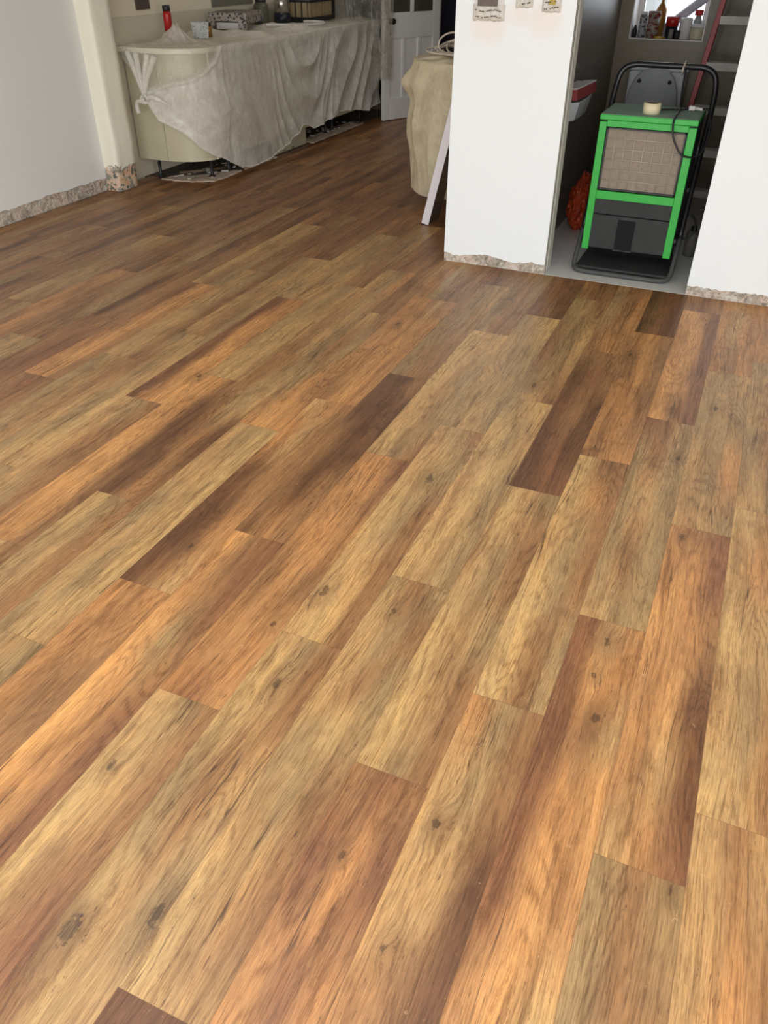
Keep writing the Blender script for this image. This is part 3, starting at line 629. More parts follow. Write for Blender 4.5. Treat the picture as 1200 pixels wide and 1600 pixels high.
# ------------------------------------------------------------------ dust sheet over the run
def sheet_run():
    path = [(-4.335, 5.248), (-4.17, 5.240)]+[(-4.17+.425*math.sin(t), 5.240+.28*(1-math.cos(t))) for t in [PI/2*k/10 for k in range(1, 11)]]+[(-3.745, 8.46)]
    P = [Vector((x, y, 0)) for x, y in path]; S = [0]
    for a, b in zip(P, P[1:]): S.append(S[-1]+(b-a).length)
    def at(s):
        s = min(max(s, 0), S[-1])
        for i in range(len(P)-1):
            if s <= S[i+1]+1e-9:
                f = (s-S[i])/(S[i+1]-S[i]); d = (P[i+1]-P[i]).normalized(); return P[i]*(1-f)+P[i+1]*f, Vector((d.y, -d.x, 0))
        return P[-1], Vector((1, 0, 0))
    sy = lambda y: S[-1]-(8.46-y)
    zt = [(0, .85), (.085, .737), (.18, .588), (.28, .454), (.42, .378), (.53, .257), (sy(5.55), .135), (sy(5.70), .065), (sy(5.86), .036), (sy(6.13), .041), (sy(6.47), .099), (sy(6.77), .205), (sy(6.88), .19), (sy(6.97), .150),
          (sy(7.2), .167), (sy(7.47), .215), (sy(7.7), .20), (sy(7.82), .19), (sy(8.12), .138), (sy(8.31), .154), (sy(8.46), .16)]
    NS, NT_, NB = 460, 90, 26
    vs = []; fs = []; dens = []
    for j in range(-NB, NT_+1):
        for i in range(NS+1):
            s = S[-1]*i/NS; p, n = at(s); y = p.y+0*s
            zb = interp(s, zt)+.010*mnoise.noise(Vector((s*9, 0, 5)))
            if j < 0:                                         # on the worktop
                t = -j/NB; back = Vector((-4.36, max(5.32, p.y+ (5.9-p.y)*.0), 0)); bk = Vector((-4.30, max(p.y, 5.35)+.25*max(0, 1-(p.y-5.25)/.6), 0))
                q = p.lerp(bk, t); w = .5+.5*mnoise.noise(Vector((q.x*7, q.y*2.6, 1)))
                bmp = .035*w*w*min(1, t*5)+.012*abs(mnoise.noise(Vector((q.x*16, q.y*9, 2))))*min(1, t*5)
                # crumpled heap near the rounded end, roll folds farther along
                bmp += .10*math.exp(-(((q.x+4.10)/.07)**2+((q.y-5.58)/.10)**2))*(1+.5*mnoise.noise(q*30))
                bmp += .035*math.exp(-((q.y-6.25-.6*(q.x+4.0))/.16)**2)*min(1, t*4)+.035*math.exp(-((q.y-6.95-.8*(q.x+4.0))/.13)**2)*min(1, t*4)
                vs.append((q.x, q.y, .906+bmp)); dens.append(.62 if s < sy(5.55) else .9); continue
            t = j/NT_; z = .906+(zb-.906)*t; drop = .906-z
            nz = mnoise.noise(Vector((s*2.2, z*2.2, 9)))
            A = min(1, drop*6)
            L = sy(6.0)
            # thin gathered curtain, bunched swag on the left, U-shaped swag in the middle, long diagonal folds on the right
            c1 = sy(6.88); v1 = z-3.0*min(abs(s-c1), .6)**2
            u = (.5-abs(math.sin((v1*10+nz*1.6)*1.0)))*math.exp(-((s-c1)/.42)**2)
            diag = (s-sy(7.9))*1.0-(z-.5)*.75
            u2 = (.5-abs(math.sin(diag*11+nz*1.8)))*(1/(1+math.exp(-(s-sy(7.15))*9)))
            dl = z-.30+.62*(s-.42) ; u3 = (.5-abs(math.sin((dl*8+nz*1.8+.8*math.sin(s*5)))))*math.exp(-((s-.65)/.42)**2)*min(1, drop*3)
            u4 = .5*math.sin(s*75+nz*3)*math.exp(-(drop/.22)**2)*min(1, drop*14)*(1 if s < sy(5.6) else .35)
            fl = .6*mnoise.noise(Vector((s*5, z*3.5, 3)))+.09*mnoise.noise(Vector((s*19, z*14, 6)))
            off = .010+.035*math.sin(min(1, drop/.8)*PI*.9)*.6+A*(.045*u+.040*u2+.045*u3+.010*u4+.012*fl)
            if s > sy(8.2): off *= .7
            edge = math.exp(-((1-t)*9)**2)*.012
            off = max(off+edge, .006)
            zc0 = .70+1.5*max(0, s-.42)**2-.35*max(0, .42-s)
            if s < .8: off += .016*math.exp(-((z-zc0)/.014)**2)+.012*(z < zc0)
            # gather toward the knot on the end face
            pq = p+n*off
            if s < .46 and z > .40:
                g = math.exp(-((z-.588)/.16)**2)*(1-s/.46)*.45; kx = at(.19)[0]; pq = pq.lerp(Vector((kx.x, kx.y-.03, 0)), g)
            vs.append((pq.x, pq.y, z+.006*fl))
            zc = .70+1.5*max(0, s-.42)**2-.35*max(0, .42-s); thin = 1/(1+math.exp(-(zc-z)*55)) if s < .80 else 1
            mid_ = math.exp(-((s-sy(6.15))/.34)**2)
            dens.append(min(1, (.32+.72*thin+.25*math.exp(-((z-zc)/.012)**2))*(1.0-.38*mid_)*(1.0 if s < sy(6.4) else .88)))
    R_ = NS+1
    for j in range(NB+NT_):
        for i in range(NS):
            a = j*R_+i; fs.append((a, a+1, a+R_+1, a+R_))
    mb = MB(); mb.add(vs, fs, None, True); o = mb.build('dust_sheet', 'poly')
    at_ = o.data.attributes.new('sheet_weight', 'FLOAT', 'POINT'); at_.data.foreach_set('value', dens)
    tag(o, 'translucent white dust sheet draped over the long worktop and cabinets', 'dust sheet')
    hp = [Vector(vs[(NB+NT_)*R_+i])+Vector((0, 0, .002)) for i in range(14, NS-4, 3)]
    m = MB().tube(hp, [.0045+.0025*abs(mnoise.noise(p*6)) for p in hp], 7); hm = m.build('hem', 'poly', o)
    a = hm.data.attributes.new('sheet_weight', 'FLOAT', 'POINT'); a.data.foreach_set('value', [1.0]*len(hm.data.vertices))
    # knotted corner
    m = MB(); K = Vector((-4.155, 5.205, .588))
    m.tube(smooth_path([K+Vector((.03*math.cos(a), -.012-.014*math.sin(a*2), .026*math.sin(a))) for a in [k*.9 for k in range(9)]], 5), .013, 8)
    m.tube(smooth_path([K+Vector(q) for q in ((0, -.02, 0), (-.03, -.03, -.015), (-.06, -.025, -.02), (-.075, -.02, -.06), (-.065, -.02, -.10))], 6), [.012+.0002*k for k in range(25)], 8)
    for dx, dz in ((-.13, .29), (-.06, .28), (.04, .28), (.10, .27)):
        m.tube(smooth_path([K+Vector((0, -.01, .01)), K+Vector((dx*.35, -.002, dz*.45)), K+Vector((dx, .035, dz))], 8), [.012+.0006*k for k in range(17)], 8)
    m.tube(smooth_path([K+Vector((.02, -.015, 0)), K+Vector((.07, -.02, .015)), K+Vector((.14, .0, -.01)), K+Vector((.19, .045, -.05))], 8), [.016+.0002*k for k in range(12)]+[.018-.0013*k for k in range(13)], 8)
    k = m.build('knotted_corner', 'poly', o); a = k.data.attributes.new('sheet_weight', 'FLOAT', 'POINT'); a.data.foreach_set('value', [.85]*len(k.data.vertices))
sheet_run()

# hanging clear polythene at the far end
def hanging():
    vs = []; fs = []; NX, NZ = 90, 90
    pts = smooth_path([(-4.25, 8.20, 0), (-4.0, 8.25, 0), (-3.86, 8.22, 0), (-3.72, 8.30, 0), (-3.62, 8.33, 0), (-3.57, 8.36, 0)], NX//5)
    n = len(pts)
    for j in range(NZ+1):
        for i, p in enumerate(pts):
            f = i/(n-1); zb = .50-.12*f+.04*mnoise.noise(Vector((f*6, 0, 0))) if f > .55 else .915
            z = 2.3+(zb-2.3)*(j/NZ)
            r = abs(mnoise.noise(Vector((f*7, z*1.4, 2)))); w = .11*(r-.25)+.03*mnoise.noise(Vector((f*24, z*5, 4)))
            vs.append((p.x+.4*w, p.y+w, z))
    for j in range(NZ):
        for i in range(n-1):
            a = j*n+i; fs.append((a, a+1, a+n+1, a+n))
    tag(MB().add(vs, fs, None, True).build('plastic_curtain', 'polyclear'), 'crinkled clear plastic sheet hanging down between the worktop and far door', 'plastic sheet')
hanging()

# ------------------------------------------------------------------ things on the worktop
ZT = .925
b = empty('spray_bottle', (-4.24, 5.70, .93), 'small red and black bottle poking out of the bunched sheet', 'bottle')
MB().lathe([(0, 0), (.03, 0), (.03, .15), (.026, .17), (0, .17)], 18).build('bottle_body', 'redplastic', b)
MB().lathe([(0, .17), (.028, .17), (.028, .205), (.0, .208)], 18).build('cap', 'black', b)
t = empty('plastic_tub', (-4.07, 5.86, .925), 'small white printed tub on the sheeted worktop', 'tub')
MB().lathe([(0, 0), (.056, 0), (.066, .10), (.069, .104), (.063, .104), (.054, .006), (0, .006)], 4, None, Matrix.Rotation(PI/4-.25, 4, 'Z'), smooth=False).build('tub_body', 'label', t)
j = empty('small_jar', (-4.08, 5.985, .925), 'tiny brown jar beside the white tub', 'jar')
MB().lathe([(0, 0), (.025, 0), (.025, .06), (.018, .07), (0, .07)], 14).build('jar_body', 'gold', j); MB().lathe([(0, .07), (.02, .07), (.02, .09), (0, .09)], 14).build('lid', 'black', j)
pb = empty('patterned_stand', (-4.215, 6.62, .94), 'grey and black patterned cutting stand on little legs on the worktop', 'stand')
pb.rotation_euler = (0, 0, .25)
MB().box((-.17, -.24, .085), (.15, .2, .115)).build('stand_top', 'pattern', pb, bevel=.004)
m = MB(); m.box((-.17, -.24, 0), (-.12, -.22, .085)); m.box((.08, -.24, 0), (.15, -.22, .085)); m.box((-.12, -.24, .06), (.08, -.22, .085)); m.build('front_board', 'pattern', pb)
MB().box((.135, -.22, .04), (.15, .2, .085)).build('side_board', 'pattern', pb)
m = MB(); m.box((-.12, -.19, 0), (.08, -.1, .045)); m.build('inner_tray', 'offwhite', pb)
MB().box((.12, .17, 0), (.15, .2, .085)).build('leg', 'black', pb)
c = empty('canister', (-4.26, 7.45, .925), 'shiny steel canister with navy base on the worktop', 'canister')
MB().lathe([(0, .0), (.075, 0), (.077, .065), (0, .065)], 22).build('base', 'navy', c); MB().lathe([(0, .065), (.071, .065), (.071, .19), (.06, .2), (0, .2)], 22).build('canister_body', 'steel', c)
c = empty('glass_jar', (-4.30, 7.15, .925), 'dull grey-green jar left of the steel canister', 'jar')
MB().lathe([(0, 0), (.062, 0), (.066, .02), (.066, .14), (.045, .17), (0, .17)], 20).build('jar_body', 'kettle', c); MB().lathe([(0, .17), (.047, .17), (.047, .19), (0, .19)], 20).build('lid', 'black', c)
c = empty('slatted_box', (-4.17, 7.87, .925), 'black box with beige slatted front beside the steel canister', 'box')
m = MB(); m.box((-.17, -.28, 0), (.12, .24, .035)); m.box((-.17, -.28, .035), (-.14, .24, .15)); m.box((-.17, .20, .035), (.12, .24, .15)); m.box((-.17, -.28, .15), (.125, .24, .168)); m.box((-.16, -.26, .035), (.095, .22, .15)); m.build('box_body', 'black', c)
for k in range(7): MB().box((.10, -.27+k*.068, .036), (.118, -.27+k*.068+(.05 if k % 3 else .035), .149)).build('slat', 'ply', c)
for k in range(4): MB().box((-.15+k*.066, -.287, .036), (-.15+k*.066+.045, -.262, .149)).build('slat', 'ply', c)
MB().box((-.165, -.27, .168), (.115, .23, .176)).build('lid', 'grey', c)
m = MB(); m.tube(smooth_path([(-.05, -.25, .20), (-.02, -.1, .215), (.0, .05, .20), (.06, .14, .19)], 6), .008, 8); m.build('handle', 'black', c)
m = MB(); m.tube(smooth_path([(-4.02, 6.75, .955), (-3.93, 6.98, .945), (-3.86, 7.22, .935), (-3.83, 7.40, .932), (-3.86, 7.5, .935), (-3.95, 7.48, .94), (-3.99, 7.36, .945)], 8), .011, 8)
tag(m.build('rolled_hem', 'offwhite'), 'loose rolled white strip lying along the sheeted worktop edge', 'strip')

# ------------------------------------------------------------------ right island under the cream sheet
isl = empty('base_cabinet', (-1.85, 6.1, 0), 'base cabinet hidden under the cream sheet behind the bright centre wall', 'cabinet')
ie = [(-1.54, 5.36), (-1.80, 5.36)]+[(-1.80-.34*math.sin(q), 5.36+.26*(1-math.cos(q))) for q in [PI/2*k/10 for k in range(1, 11)]]+[(-2.14, 6.9), (-1.54, 6.9)]
rel(isl, MB().prism(ie[::-1], .14, .868), 'body', 'cab')
for x, y in ((-1.62, 5.46), (-2.05, 5.62), (-2.05, 6.8), (-1.62, 6.8)):
    m = MB(); m.lathe([(0, 0), (.028, 0), (.028, .008), (.013, .02), (.013, .12), (.024, .13), (.024, .14), (0, .14)], 12, None, Matrix.Translation((x, y, 0))); rel(isl, m, 'foot', 'black')
iw = [(-1.53, 5.30), (-1.80, 5.30)]+[(-1.80-.38*math.sin(q), 5.30+.32*(1-math.cos(q))) for q in [PI/2*k/10 for k in range(1, 11)]]+[(-2.18, 6.95), (-1.53, 6.95)]
tag(MB().prism(iw[::-1], .868, .902).build('worktop', 'worktop'), 'rounded worktop under the cream sheet behind the centre wall', 'worktop')
def sheet_island():
    path = [(-1.535, 5.285), (-1.80, 5.285)]+[(-1.80-.395*math.sin(q), 5.285+.335*(1-math.cos(q))) for q in [PI/2*k/10 for k in range(1, 11)]]+[(-2.195, 6.9)]
    P = [Vector((x, y, 0)) for x, y in path]; S = [0]
    for a, b in zip(P, P[1:]): S.append(S[-1]+(b-a).length)
    def at(s):
        for i in range(len(P)-1):
            if s <= S[i+1]+1e-9:
                f = (s-S[i])/(S[i+1]-S[i]); d = (P[i+1]-P[i]).normalized(); return P[i].lerp(P[i+1], f), Vector((-d.y, d.x, 0))
        return P[-1], Vector((-1, 0, 0))
    NS, NT_, NB = 200, 70, 14; vs = []; fs = []; sc = .78
    for j in range(-NB, NT_+1):
        for i in range(NS+1):
            s = S[-1]*i/NS; p, n = at(s); zb = .105+.015*mnoise.noise(Vector((s*5, 1, 1)))+(.0 if s < .75 else .25*min(1, (s-.75)/.35))
            if j < 0:
                t_ = -j/NB; q = p.lerp(Vector((-1.58, max(p.y, 5.4)+.1*(1-t_), 0)), t_); vs.append((q.x, q.y, .906+.022*(.5+mnoise.noise(q*9))*min(1, t_*5))); continue
            t_ = j/NT_; z = .906+(zb-.906)*t_; dr = .906-z; A = min(1, dr*7)
            nz = mnoise.noise(Vector((s*2.5, z*1.6, 4)))
            fold = (.5-abs(math.sin(s*21+nz*2.0+z*1.2)))
            off = .012+A*(.022*fold+.008*mnoise.noise(Vector((s*12, z*9, 8))))
            off += .085*math.exp(-((z-.775)/.07)**2)*math.exp(-((s-.80)/.22)**2)+.035*math.exp(-((z-.5)/.13)**2)*math.exp(-((s-.8)/.3)**2)
            off -= .05*max(0, .32-z)*1.2
            q = p+n*max(off, .006); vs.append((q.x, q.y, z))
    R_ = NS+1
    for j in range(NB+NT_):
        for i in range(NS):
            a = j*R_+i; fs.append((a, a+R_, a+R_+1, a+1))
    tag(MB().add(vs, fs, None, True).build('dust_sheet', 'polycream'), 'cream dust sheet hanging over the rounded counter behind the centre wall', 'dust sheet')
sheet_island()
m = MB(); rr = random.Random(3)
def loop(cx, cy, z, rx, ry, tilt, ph, n=28, lift=0):
    return [(cx+rx*math.cos(a+ph), cy+ry*math.sin(a+ph), z+tilt*math.sin(a+ph)+lift) for a in [2*PI*k/n for k in range(n)]]
for cx, cy, z, rx, ry, ti, ph in ((-1.96, 5.63, .950, .18, .13, .012, 0), (-1.90, 5.60, .958, .15, .12, .02, 1), (-1.93, 5.64, .970, .12, .10, .03, 2), (-1.88, 5.62, .985, .11, .09, -.03, 3), (-1.92, 5.66, .975, .09, .08, .04, 4.4)):
    m.tube(loop(cx, cy, z, rx, ry, ti, ph), .006, 7, None, True)
m.tube([(-1.945+.095*math.cos(a), 5.60+.03*math.cos(a), .985+.068*math.sin(a)) for a in [2*PI*k/28 for k in range(28)]], .006, 7, None, True)
m.tube(smooth_path([(-2.10, 5.66, .95), (-2.0, 5.72, .985), (-1.85, 5.70, .99), (-1.7, 5.66, 1.0)], 6), .006, 7)
tag(m.build('cable_coil', 'cable'), 'tangled coil of white cable on top of the cream sheeted counter', 'cable')
m = MB(); m.box((-2.04, 5.66, .93), (-1.66, 5.86, .955)); tag(m.build('dark_tray', 'dark', None, bevel=.01), 'dark tray lying inside the white cable coil', 'tray')

# ------------------------------------------------------------------ leaning board
lb = bpy.data.objects.new('skirting_board', None); COL.objects.link(lb); lb.location = (-1.887, 5.03, .0)
tag(lb, 'white board leaning on the left side of the bright centre wall', 'board')
th_ = math.atan2(.335, 1.45); lb.rotation_euler = (0, th_, 0)
MB().box((-.028, -.003, 0.006), (.022, .003, 1.44)).build('front_edge', 'whiteboard', lb)
MB().box((-.028, .003, 0.006), (.022, .20, 1.44)).build('board_back', 'brownboard', lb)

# ------------------------------------------------------------------ masked sockets on the centre wall
def socket(x0, x1, z0, z1, label, plugs):
    o = empty('masked_socket', ((x0+x1)/2, 4.394, z0), label, 'socket', 'masked sockets on the centre wall'); w = (x1-x0)/2; h = z1-z0
    MB().box((-w+.008, -.012, .012), (w-.008, -.0, h-.006)).build('socket_plate', 'offwhite', o, bevel=.003)
    vs = []; fs = []; N = 34; R = 22
    for j in range(R+1):
        for i in range(N+1):
            u = i/N*2-1; v = j/R; e = max(0, 1-abs(u)**8)*min(1, v*9)
            d = (.014+.007*(mnoise.noise(Vector((u*3+x0*9, v*3, 1)))+.6*mnoise.noise(Vector((u*9, v*12+x0*5, 2)))))*e
            vs.append((u*w*(1+.03*mnoise.noise(Vector((v*8, x0*10, 0)))), -.001-max(0, d), v*h*.55+.006*mnoise.noise(Vector((u*4, x0*7, 5)))*(1-v)))
    for j in range(R):
        for i in range(N):
            a = j*(N+1)+i; fs.append((a, a+1, a+N+2, a+N+1))
    MB().add(vs, fs, None, True).build('masking_film', 'polybag', o)
    # rows of illegible small print on the film
    m = MB(); r = random.Random(int(x0*-100)); z = .016
    while z < h*.5:
        x = -w+.012+r.uniform(0, .01)
        while x < w-.014:
            l = r.uniform(.003, .008); q = z+.004*math.sin(x*60)+r.uniform(-.001, .001)
            if r.random() < .8: m.box((x, -.0262, q), (x+l, -.0245, q+r.uniform(.003, .0055)))
            x += l+r.uniform(.001, .004)
        z += .026
    tag(m.build('print', 'card', o), kind='stuff')
    m = MB()
    for (px, pz, pw, ph_) in plugs: m.box((px, -.019, pz), (px+pw, -.010, pz+ph_))
    if plugs: m.build('switch', 'brownplate' if len(plugs) == 1 else 'yellow', o)
    return o
socket(-1.435, -1.272, 1.203, 1.33, 'widest masked double socket, leftmost on the white centre wall', [(-.055, .062, .10, .05)])
socket(-1.221, -1.137, 1.262, 1.36, 'small masked socket, middle of three on the white centre wall', [])
socket(-1.092, -1.000, 1.247, 1.35, 'masked socket with two brassy switches, nearest the opening', [(-.012, .032, .014, .02), (.006, .032, .014, .02)])

# ------------------------------------------------------------------ dehumidifier
D = empty('dehumidifier', (-.535, 4.78, 0), 'green and black dehumidifier standing in the cloakroom doorway', 'dehumidifier')
X0, X1, Y0, Y1 = -.774, -.290, 4.59, 4.965
def dp(mb, name, mat=None, bevel=0): return rel(D, mb, name, mat, bevel)
dp(MB().box((X0+.012, Y0+.02, .43), (X1-.012, Y1, .79)), 'housing', 'black', .004)
dp(MB().box((X0+.03, Y0+.006, .125), (X1-.03, Y1, .305)), 'lower_panel', 'black_dusty', .004).name = 'water_tank'
dp(MB().box((X0+.03, Y0+.010, .309), (X1-.03, Y1, .428)), 'upper_panel', 'black_dusty', .003)
m = MB(); m.box((X0, Y0, .115), (X0+.037, Y0+.03, .768)); dp(m, 'post', 'green', .003)
m = MB(); m.box((X1-.04, Y0, .115), (X1, Y0+.03, .768)); dp(m, 'post', 'green', .003)
m = MB(); m.box((X0+.037, Y0+.002, .745), (X1-.04, Y0+.03, .775)); dp(m, 'top_rail', 'green', .002)
m = MB(); m.box((X0+.037, Y0+.001, .388), (X1-.04, Y0+.03, .430)); dp(m, 'cross_rail', 'green', .002)
m = MB(); m.box((X0-.002, Y0-.003, .776), (X1+.002, Y1+.005, .802)); dp(m, 'lid', 'green', .004)
m = MB(); m.box((X0+.002, Y0+.002, .8015), (X1-.002, Y1+.001, .8035)); dp(m, 'top_panel', 'green_dusty')
MT['sidepanel'] = plain('blue_black_side_panel', (28, 34, 42), .55, c2=(48, 58, 66), scale=8)
dp(MB().box((X1-.012, Y0+.03, .125), (X1-.002, Y1, .776)), 'side_panel', 'sidepanel', .002)
dp(MB().box((X0+.002, Y0+.03, .125), (X0+.012, Y1, .776)), 'side_panel', 'sidepanel', .002)
m = MB(); fx0, fx1, fz0, fz1 = X0+.042, X1-.045, .436, .742
for a, b in (((fx0, Y0+.004, fz0), (fx1, Y0+.018, fz0+.007)), ((fx0, Y0+.004, fz1-.007), (fx1, Y0+.018, fz1)), ((fx0, Y0+.004, fz0), (fx0+.006, Y0+.018, fz1)), ((fx1-.006, Y0+.004, fz0), (fx1, Y0+.018, fz1))): m.box(a, b)
dp(m, 'grille_frame', 'black')
# foam filter, quilted by the wires
vs = []; fs = []; N, R = 64, 48
for j in range(R+1):
    for i in range(N+1):
        u = i/N; v = j/R; d = .003*abs(math.sin(u*8*PI))*abs(math.sin(v*6*PI))+.0015*mnoise.noise(Vector((u*60, v*60, 0)))
        vs.append((fx0+.004+(fx1-fx0-.008)*u, Y0+.016-d, fz0+.004+(fz1-fz0-.008)*v))
for j in range(R):
    for i in range(N):
        a = j*(N+1)+i; fs.append((a, a+1, a+N+2, a+N+1))
dp(MB().add(vs, fs, None, True), 'foam_filter', 'foam')
m = MB()
for k in range(1, 8):
    x = fx0+(fx1-fx0)*k/8; m.tube([(x, Y0+.009, fz0+.003), (x+.001, Y0+.008, (fz0+fz1)/2), (x, Y0+.009, fz1-.003)], .0016, 6)
for k in range(1, 6):
    z = fz0+(fz1-fz0)*k/6; m.tube([(fx0+.003, Y0+.006, z), ((fx0+fx1)/2, Y0+.005, z+.001), (fx1-.003, Y0+.006, z)], .0018, 6)
dp(m, 'wire_grille', 'wire')
# slot of the tank, its inner shade painted as a near-black block
m = MB(); m.box((-.595, Y0-.001, .128), (-.503, Y0+.012, .288)); dp(m, 'tank_recess_shade', 'slot_shade')
m = MB()
m.box((-.601, Y0-.003, .122), (-.499, Y0+.010, .130)); dp(m, 'recess_lip', 'black_dusty', .002)
# tubular trolley frame
def frame_path(side):
    x = X0-.024 if side < 0 else X1+.026
    return x
xl, xr_ = X0-.022, X1+.024
low = smooth_path([(xl, 4.70, .20), (xl-.002, 4.60, .085), (xl+.004, 4.545, .03), (xl+.03, 4.515, .018), (xl+.08, 4.505, .016)], 6)
low += smooth_path([(xr_-.08, 4.505, .016), (xr_-.03, 4.515, .018), (xr_-.004, 4.545, .03), (xr_+.002, 4.60, .085), (xr_, 4.70, .20)], 6)
dp(MB().tube(low, .013, 12), 'base_tube', 'tube_dusty')
topz = .985
upp = smooth_path([(xl, 4.70, .20), (xl+.001, 4.85, .49), (xl, 5.0, .77), (xl+.004, 5.045, .88), (xl+.02, 5.06, .945), (xl+.055, 5.065, .975), (xl+.10, 5.068, topz)], 6)
upp += smooth_path([(xr_-.10, 5.068, topz), (xr_-.055, 5.065, .975), (xr_-.02, 5.06, .945), (xr_-.004, 5.045, .88), (xr_, 5.0, .77), (xr_-.001, 4.85, .49), (xr_, 4.70, .20)], 6)
dp(MB().tube(upp, .015, 12), 'handle', 'tube')
dp(MB().box((X0-.01, 4.54, .02), (X1+.01, 4.96, .035)), 'base_plate', 'black_dusty', .004)
for x in (X0+.02, X1-.055):
    m = MB(); m.lathe([(0, 0), (.07, 0), (.075, .01), (.075, .03), (.07, .04), (0, .04)], 28, None, Matrix.Translation((x, 5.02, .076)) @ Matrix.Rotation(PI/2, 4, 'Y')); dp(m, 'wheel', 'black')
m = MB(); m.tube([(X0, 5.02, .076), (X1, 5.02, .076)], .008, 8); dp(m, 'axle', 'tube')
m = MB()
for sx in (X0-.01, X1-.0):
    dp(MB().box((sx, 4.60, .20), (sx+.012, 4.70, .22)), 'bracket', 'black'); dp(MB().box((sx, 4.80, .42), (sx+.012, 4.90, .44)), 'bracket', 'black')
# cable: draped over the front right corner, and looped
Y = 4.562
cable = smooth_path([(-.44, 5.05, .97), (-.435, 5.0, .90), (-.425, 4.94, .835), (-.415, 4.86, .812), (-.408, 4.70, .811), (-.405, 4.61, .815), (-.408, 4.574, .79), (-.400, Y, .74), (-.375, Y, .69), (-.335, Y, .645), (-.28, 4.60, .635), (-.245, 4.64, .66), (-.238, 4.70, .73), (-.25, 4.76, .80), (-.275, 4.82, .825), (-.30, 4.86, .818)], 7)
dp(MB().tube(smooth_path([(-.50, 4.80, .811), (-.45, 4.83, .811), (-.40, 4.85, .811), (-.365, 4.875, .815)], 6), .0048, 8), 'cable', 'black')
dp(MB().tube(cable, .0048, 8), 'cable', 'black')
m = MB(); m.tube(smooth_path([(X1+.0, 4.80, .30), (X1+.055, 4.81, .30), (X1+.085, 4.82, .25), (X1+.075, 4.82, .19), (X1+.03, 4.82, .165), (X1-.003, 4.82, .17)], 8), .006, 8); dp(m, 'hose', 'black')
m = MB(); m.tube(smooth_path([(-.45, 5.05, 1.0), (-.45, 5.09, 1.005), (-.45, 5.098, .97), (-.455, 5.06, .95), (-.455, 5.035, .97), (-.45, 5.05, 1.0)], 5), .006, 7); dp(m, 'cable_tie', 'wire')
m = MB(); m.box((-.372, 4.865, .806), (-.34, 4.90, .826)); m.tube([(-.34, 4.88, .816), (-.30, 4.86, .815)], .008, 8); dp(m, 'plug', 'offwhite', .003)
t = empty('masking_tape', (-.540, 4.70, .8038), 'roll of cream masking tape on top of the green dehumidifier', 'tape')
MB().lathe([(.030, 0), (.044, 0), (.044, .05), (.030, .05)], 32).build('tape_roll', 'tape', t); MB().lathe([(.026, .001), (.0302, .001), (.0302, .049), (.026, .049), (.026, .001)], 32).build('core', 'card', t)

# ------------------------------------------------------------------ cloakroom things
T_ = empty('toilet', (-.735, 6.2, 0), 'toilet behind the dehumidifier with its grey lid raised', 'toilet')
def tp(mb, name, mat, bevel=0): return rel(T_, mb, name, mat, bevel)
tp(MB().box((-.925, 6.35, .42), (-.545, 6.495, .82)), 'cistern', 'ceramic', .02)
tp(MB().box((-.935, 6.335, .82), (-.535, 6.497, .852)), 'cistern_lid', 'ceramic', .008)
tp(MB().lathe([(0, 0), (.022, 0), (.022, .014), (0, .016)], 18, None, Matrix.Translation((-.735, 6.42, .852))), 'flush_button', 'chrome')
m = MB(); m.lathe([(.10, 0), (.11, .02), (.09, .12), (.11, .24), (.17, .34), (.19, .39), (.175, .40), (.12, .34), (.0, .22)], 28, None, Matrix.Translation((-.735, 6.12, 0)) @ Matrix.Scale(1.15, 4, (0, 1, 0))); m.box((-.83, 6.2, 0), (-.64, 6.49, .40)); tp(m, 'bowl', 'ceramic')
out = [(-.165, .41), (-.175, .52), (-.172, .63), (-.155, .72), (-.125, .79), (-.085, .83), (-.03, .845), (.03, .845), (.085, .83), (.125, .79), (.155, .72), (.172, .63), (.175, .52), (.165, .41)]
TL = Matrix.Translation((-.735, 6.27, 0)) @ Matrix.Rotation(-.0, 4, 'X')
vs = [(x, -.0, z) for x, z in out]+[(x, .018, z) for x, z in out]; n = len(out)
m = MB().add(vs, [tuple(range(n)), tuple(reversed(range(n, 2*n)))]+[(i, i+n, (i+1) % n+n, (i+1) % n) for i in range(n)], None, False, TL); tp(m, 'raised_lid', 'lid', .005)
m = MB()
for x in (-.10, .10):
    m = MB(); m.lathe([(0, 0), (.013, 0), (.012, .008), (0, .009)], 14, None, Matrix.Translation((-.735+x, 6.27, .765)) @ Matrix.Rotation(PI/2, 4, 'X')); tp(m, 'buffer', 'black_dusty')
B_ = empty('wash_basin', (-1.07, 5.1, .70), 'small white basin on the dark tiled cloakroom wall', 'basin')
prof = [(0, -.22), (.075, -.22), (.112, -.17), (.118, 0), (.112, .17), (.075, .21), (0, .21)]
bot = [(x*.8, y*.9) for x, y in prof]; n = len(prof)
inn = [(.012 if x == 0 else x-.014, y*.9) for x, y in prof]; inb = [(.02 if x == 0 else x*.65, y*.75) for x, y in prof]
vs = [(x, y, 0) for x, y in bot]+[(x, y, .10) for x, y in prof]+[(x, y, .10) for x, y in inn]+[(x, y, .035) for x, y in inb]
fs = [tuple(reversed(range(n)))]
for L in range(3): fs += [(L*n+i, L*n+(i+1) % n, (L+1)*n+(i+1) % n, (L+1)*n+i) for i in range(n)]
fs.append(tuple(range(3*n, 4*n)))
MB().add(vs, fs).build('bowl', 'ceramic', B_, bevel=.006)
m = MB(); m.tube(smooth_path([(.02, .18, .10), (.02, .18, .15), (.045, .16, .165), (.07, .14, .15)], 5), .007, 10); m.build('tap', 'chrome', B_)
bx = empty('cardboard_box', (-1.005, 5.07, .808), 'red sided box with white top resting on the small basin', 'box'); bx.rotation_euler = (.0, -.1, -.06)
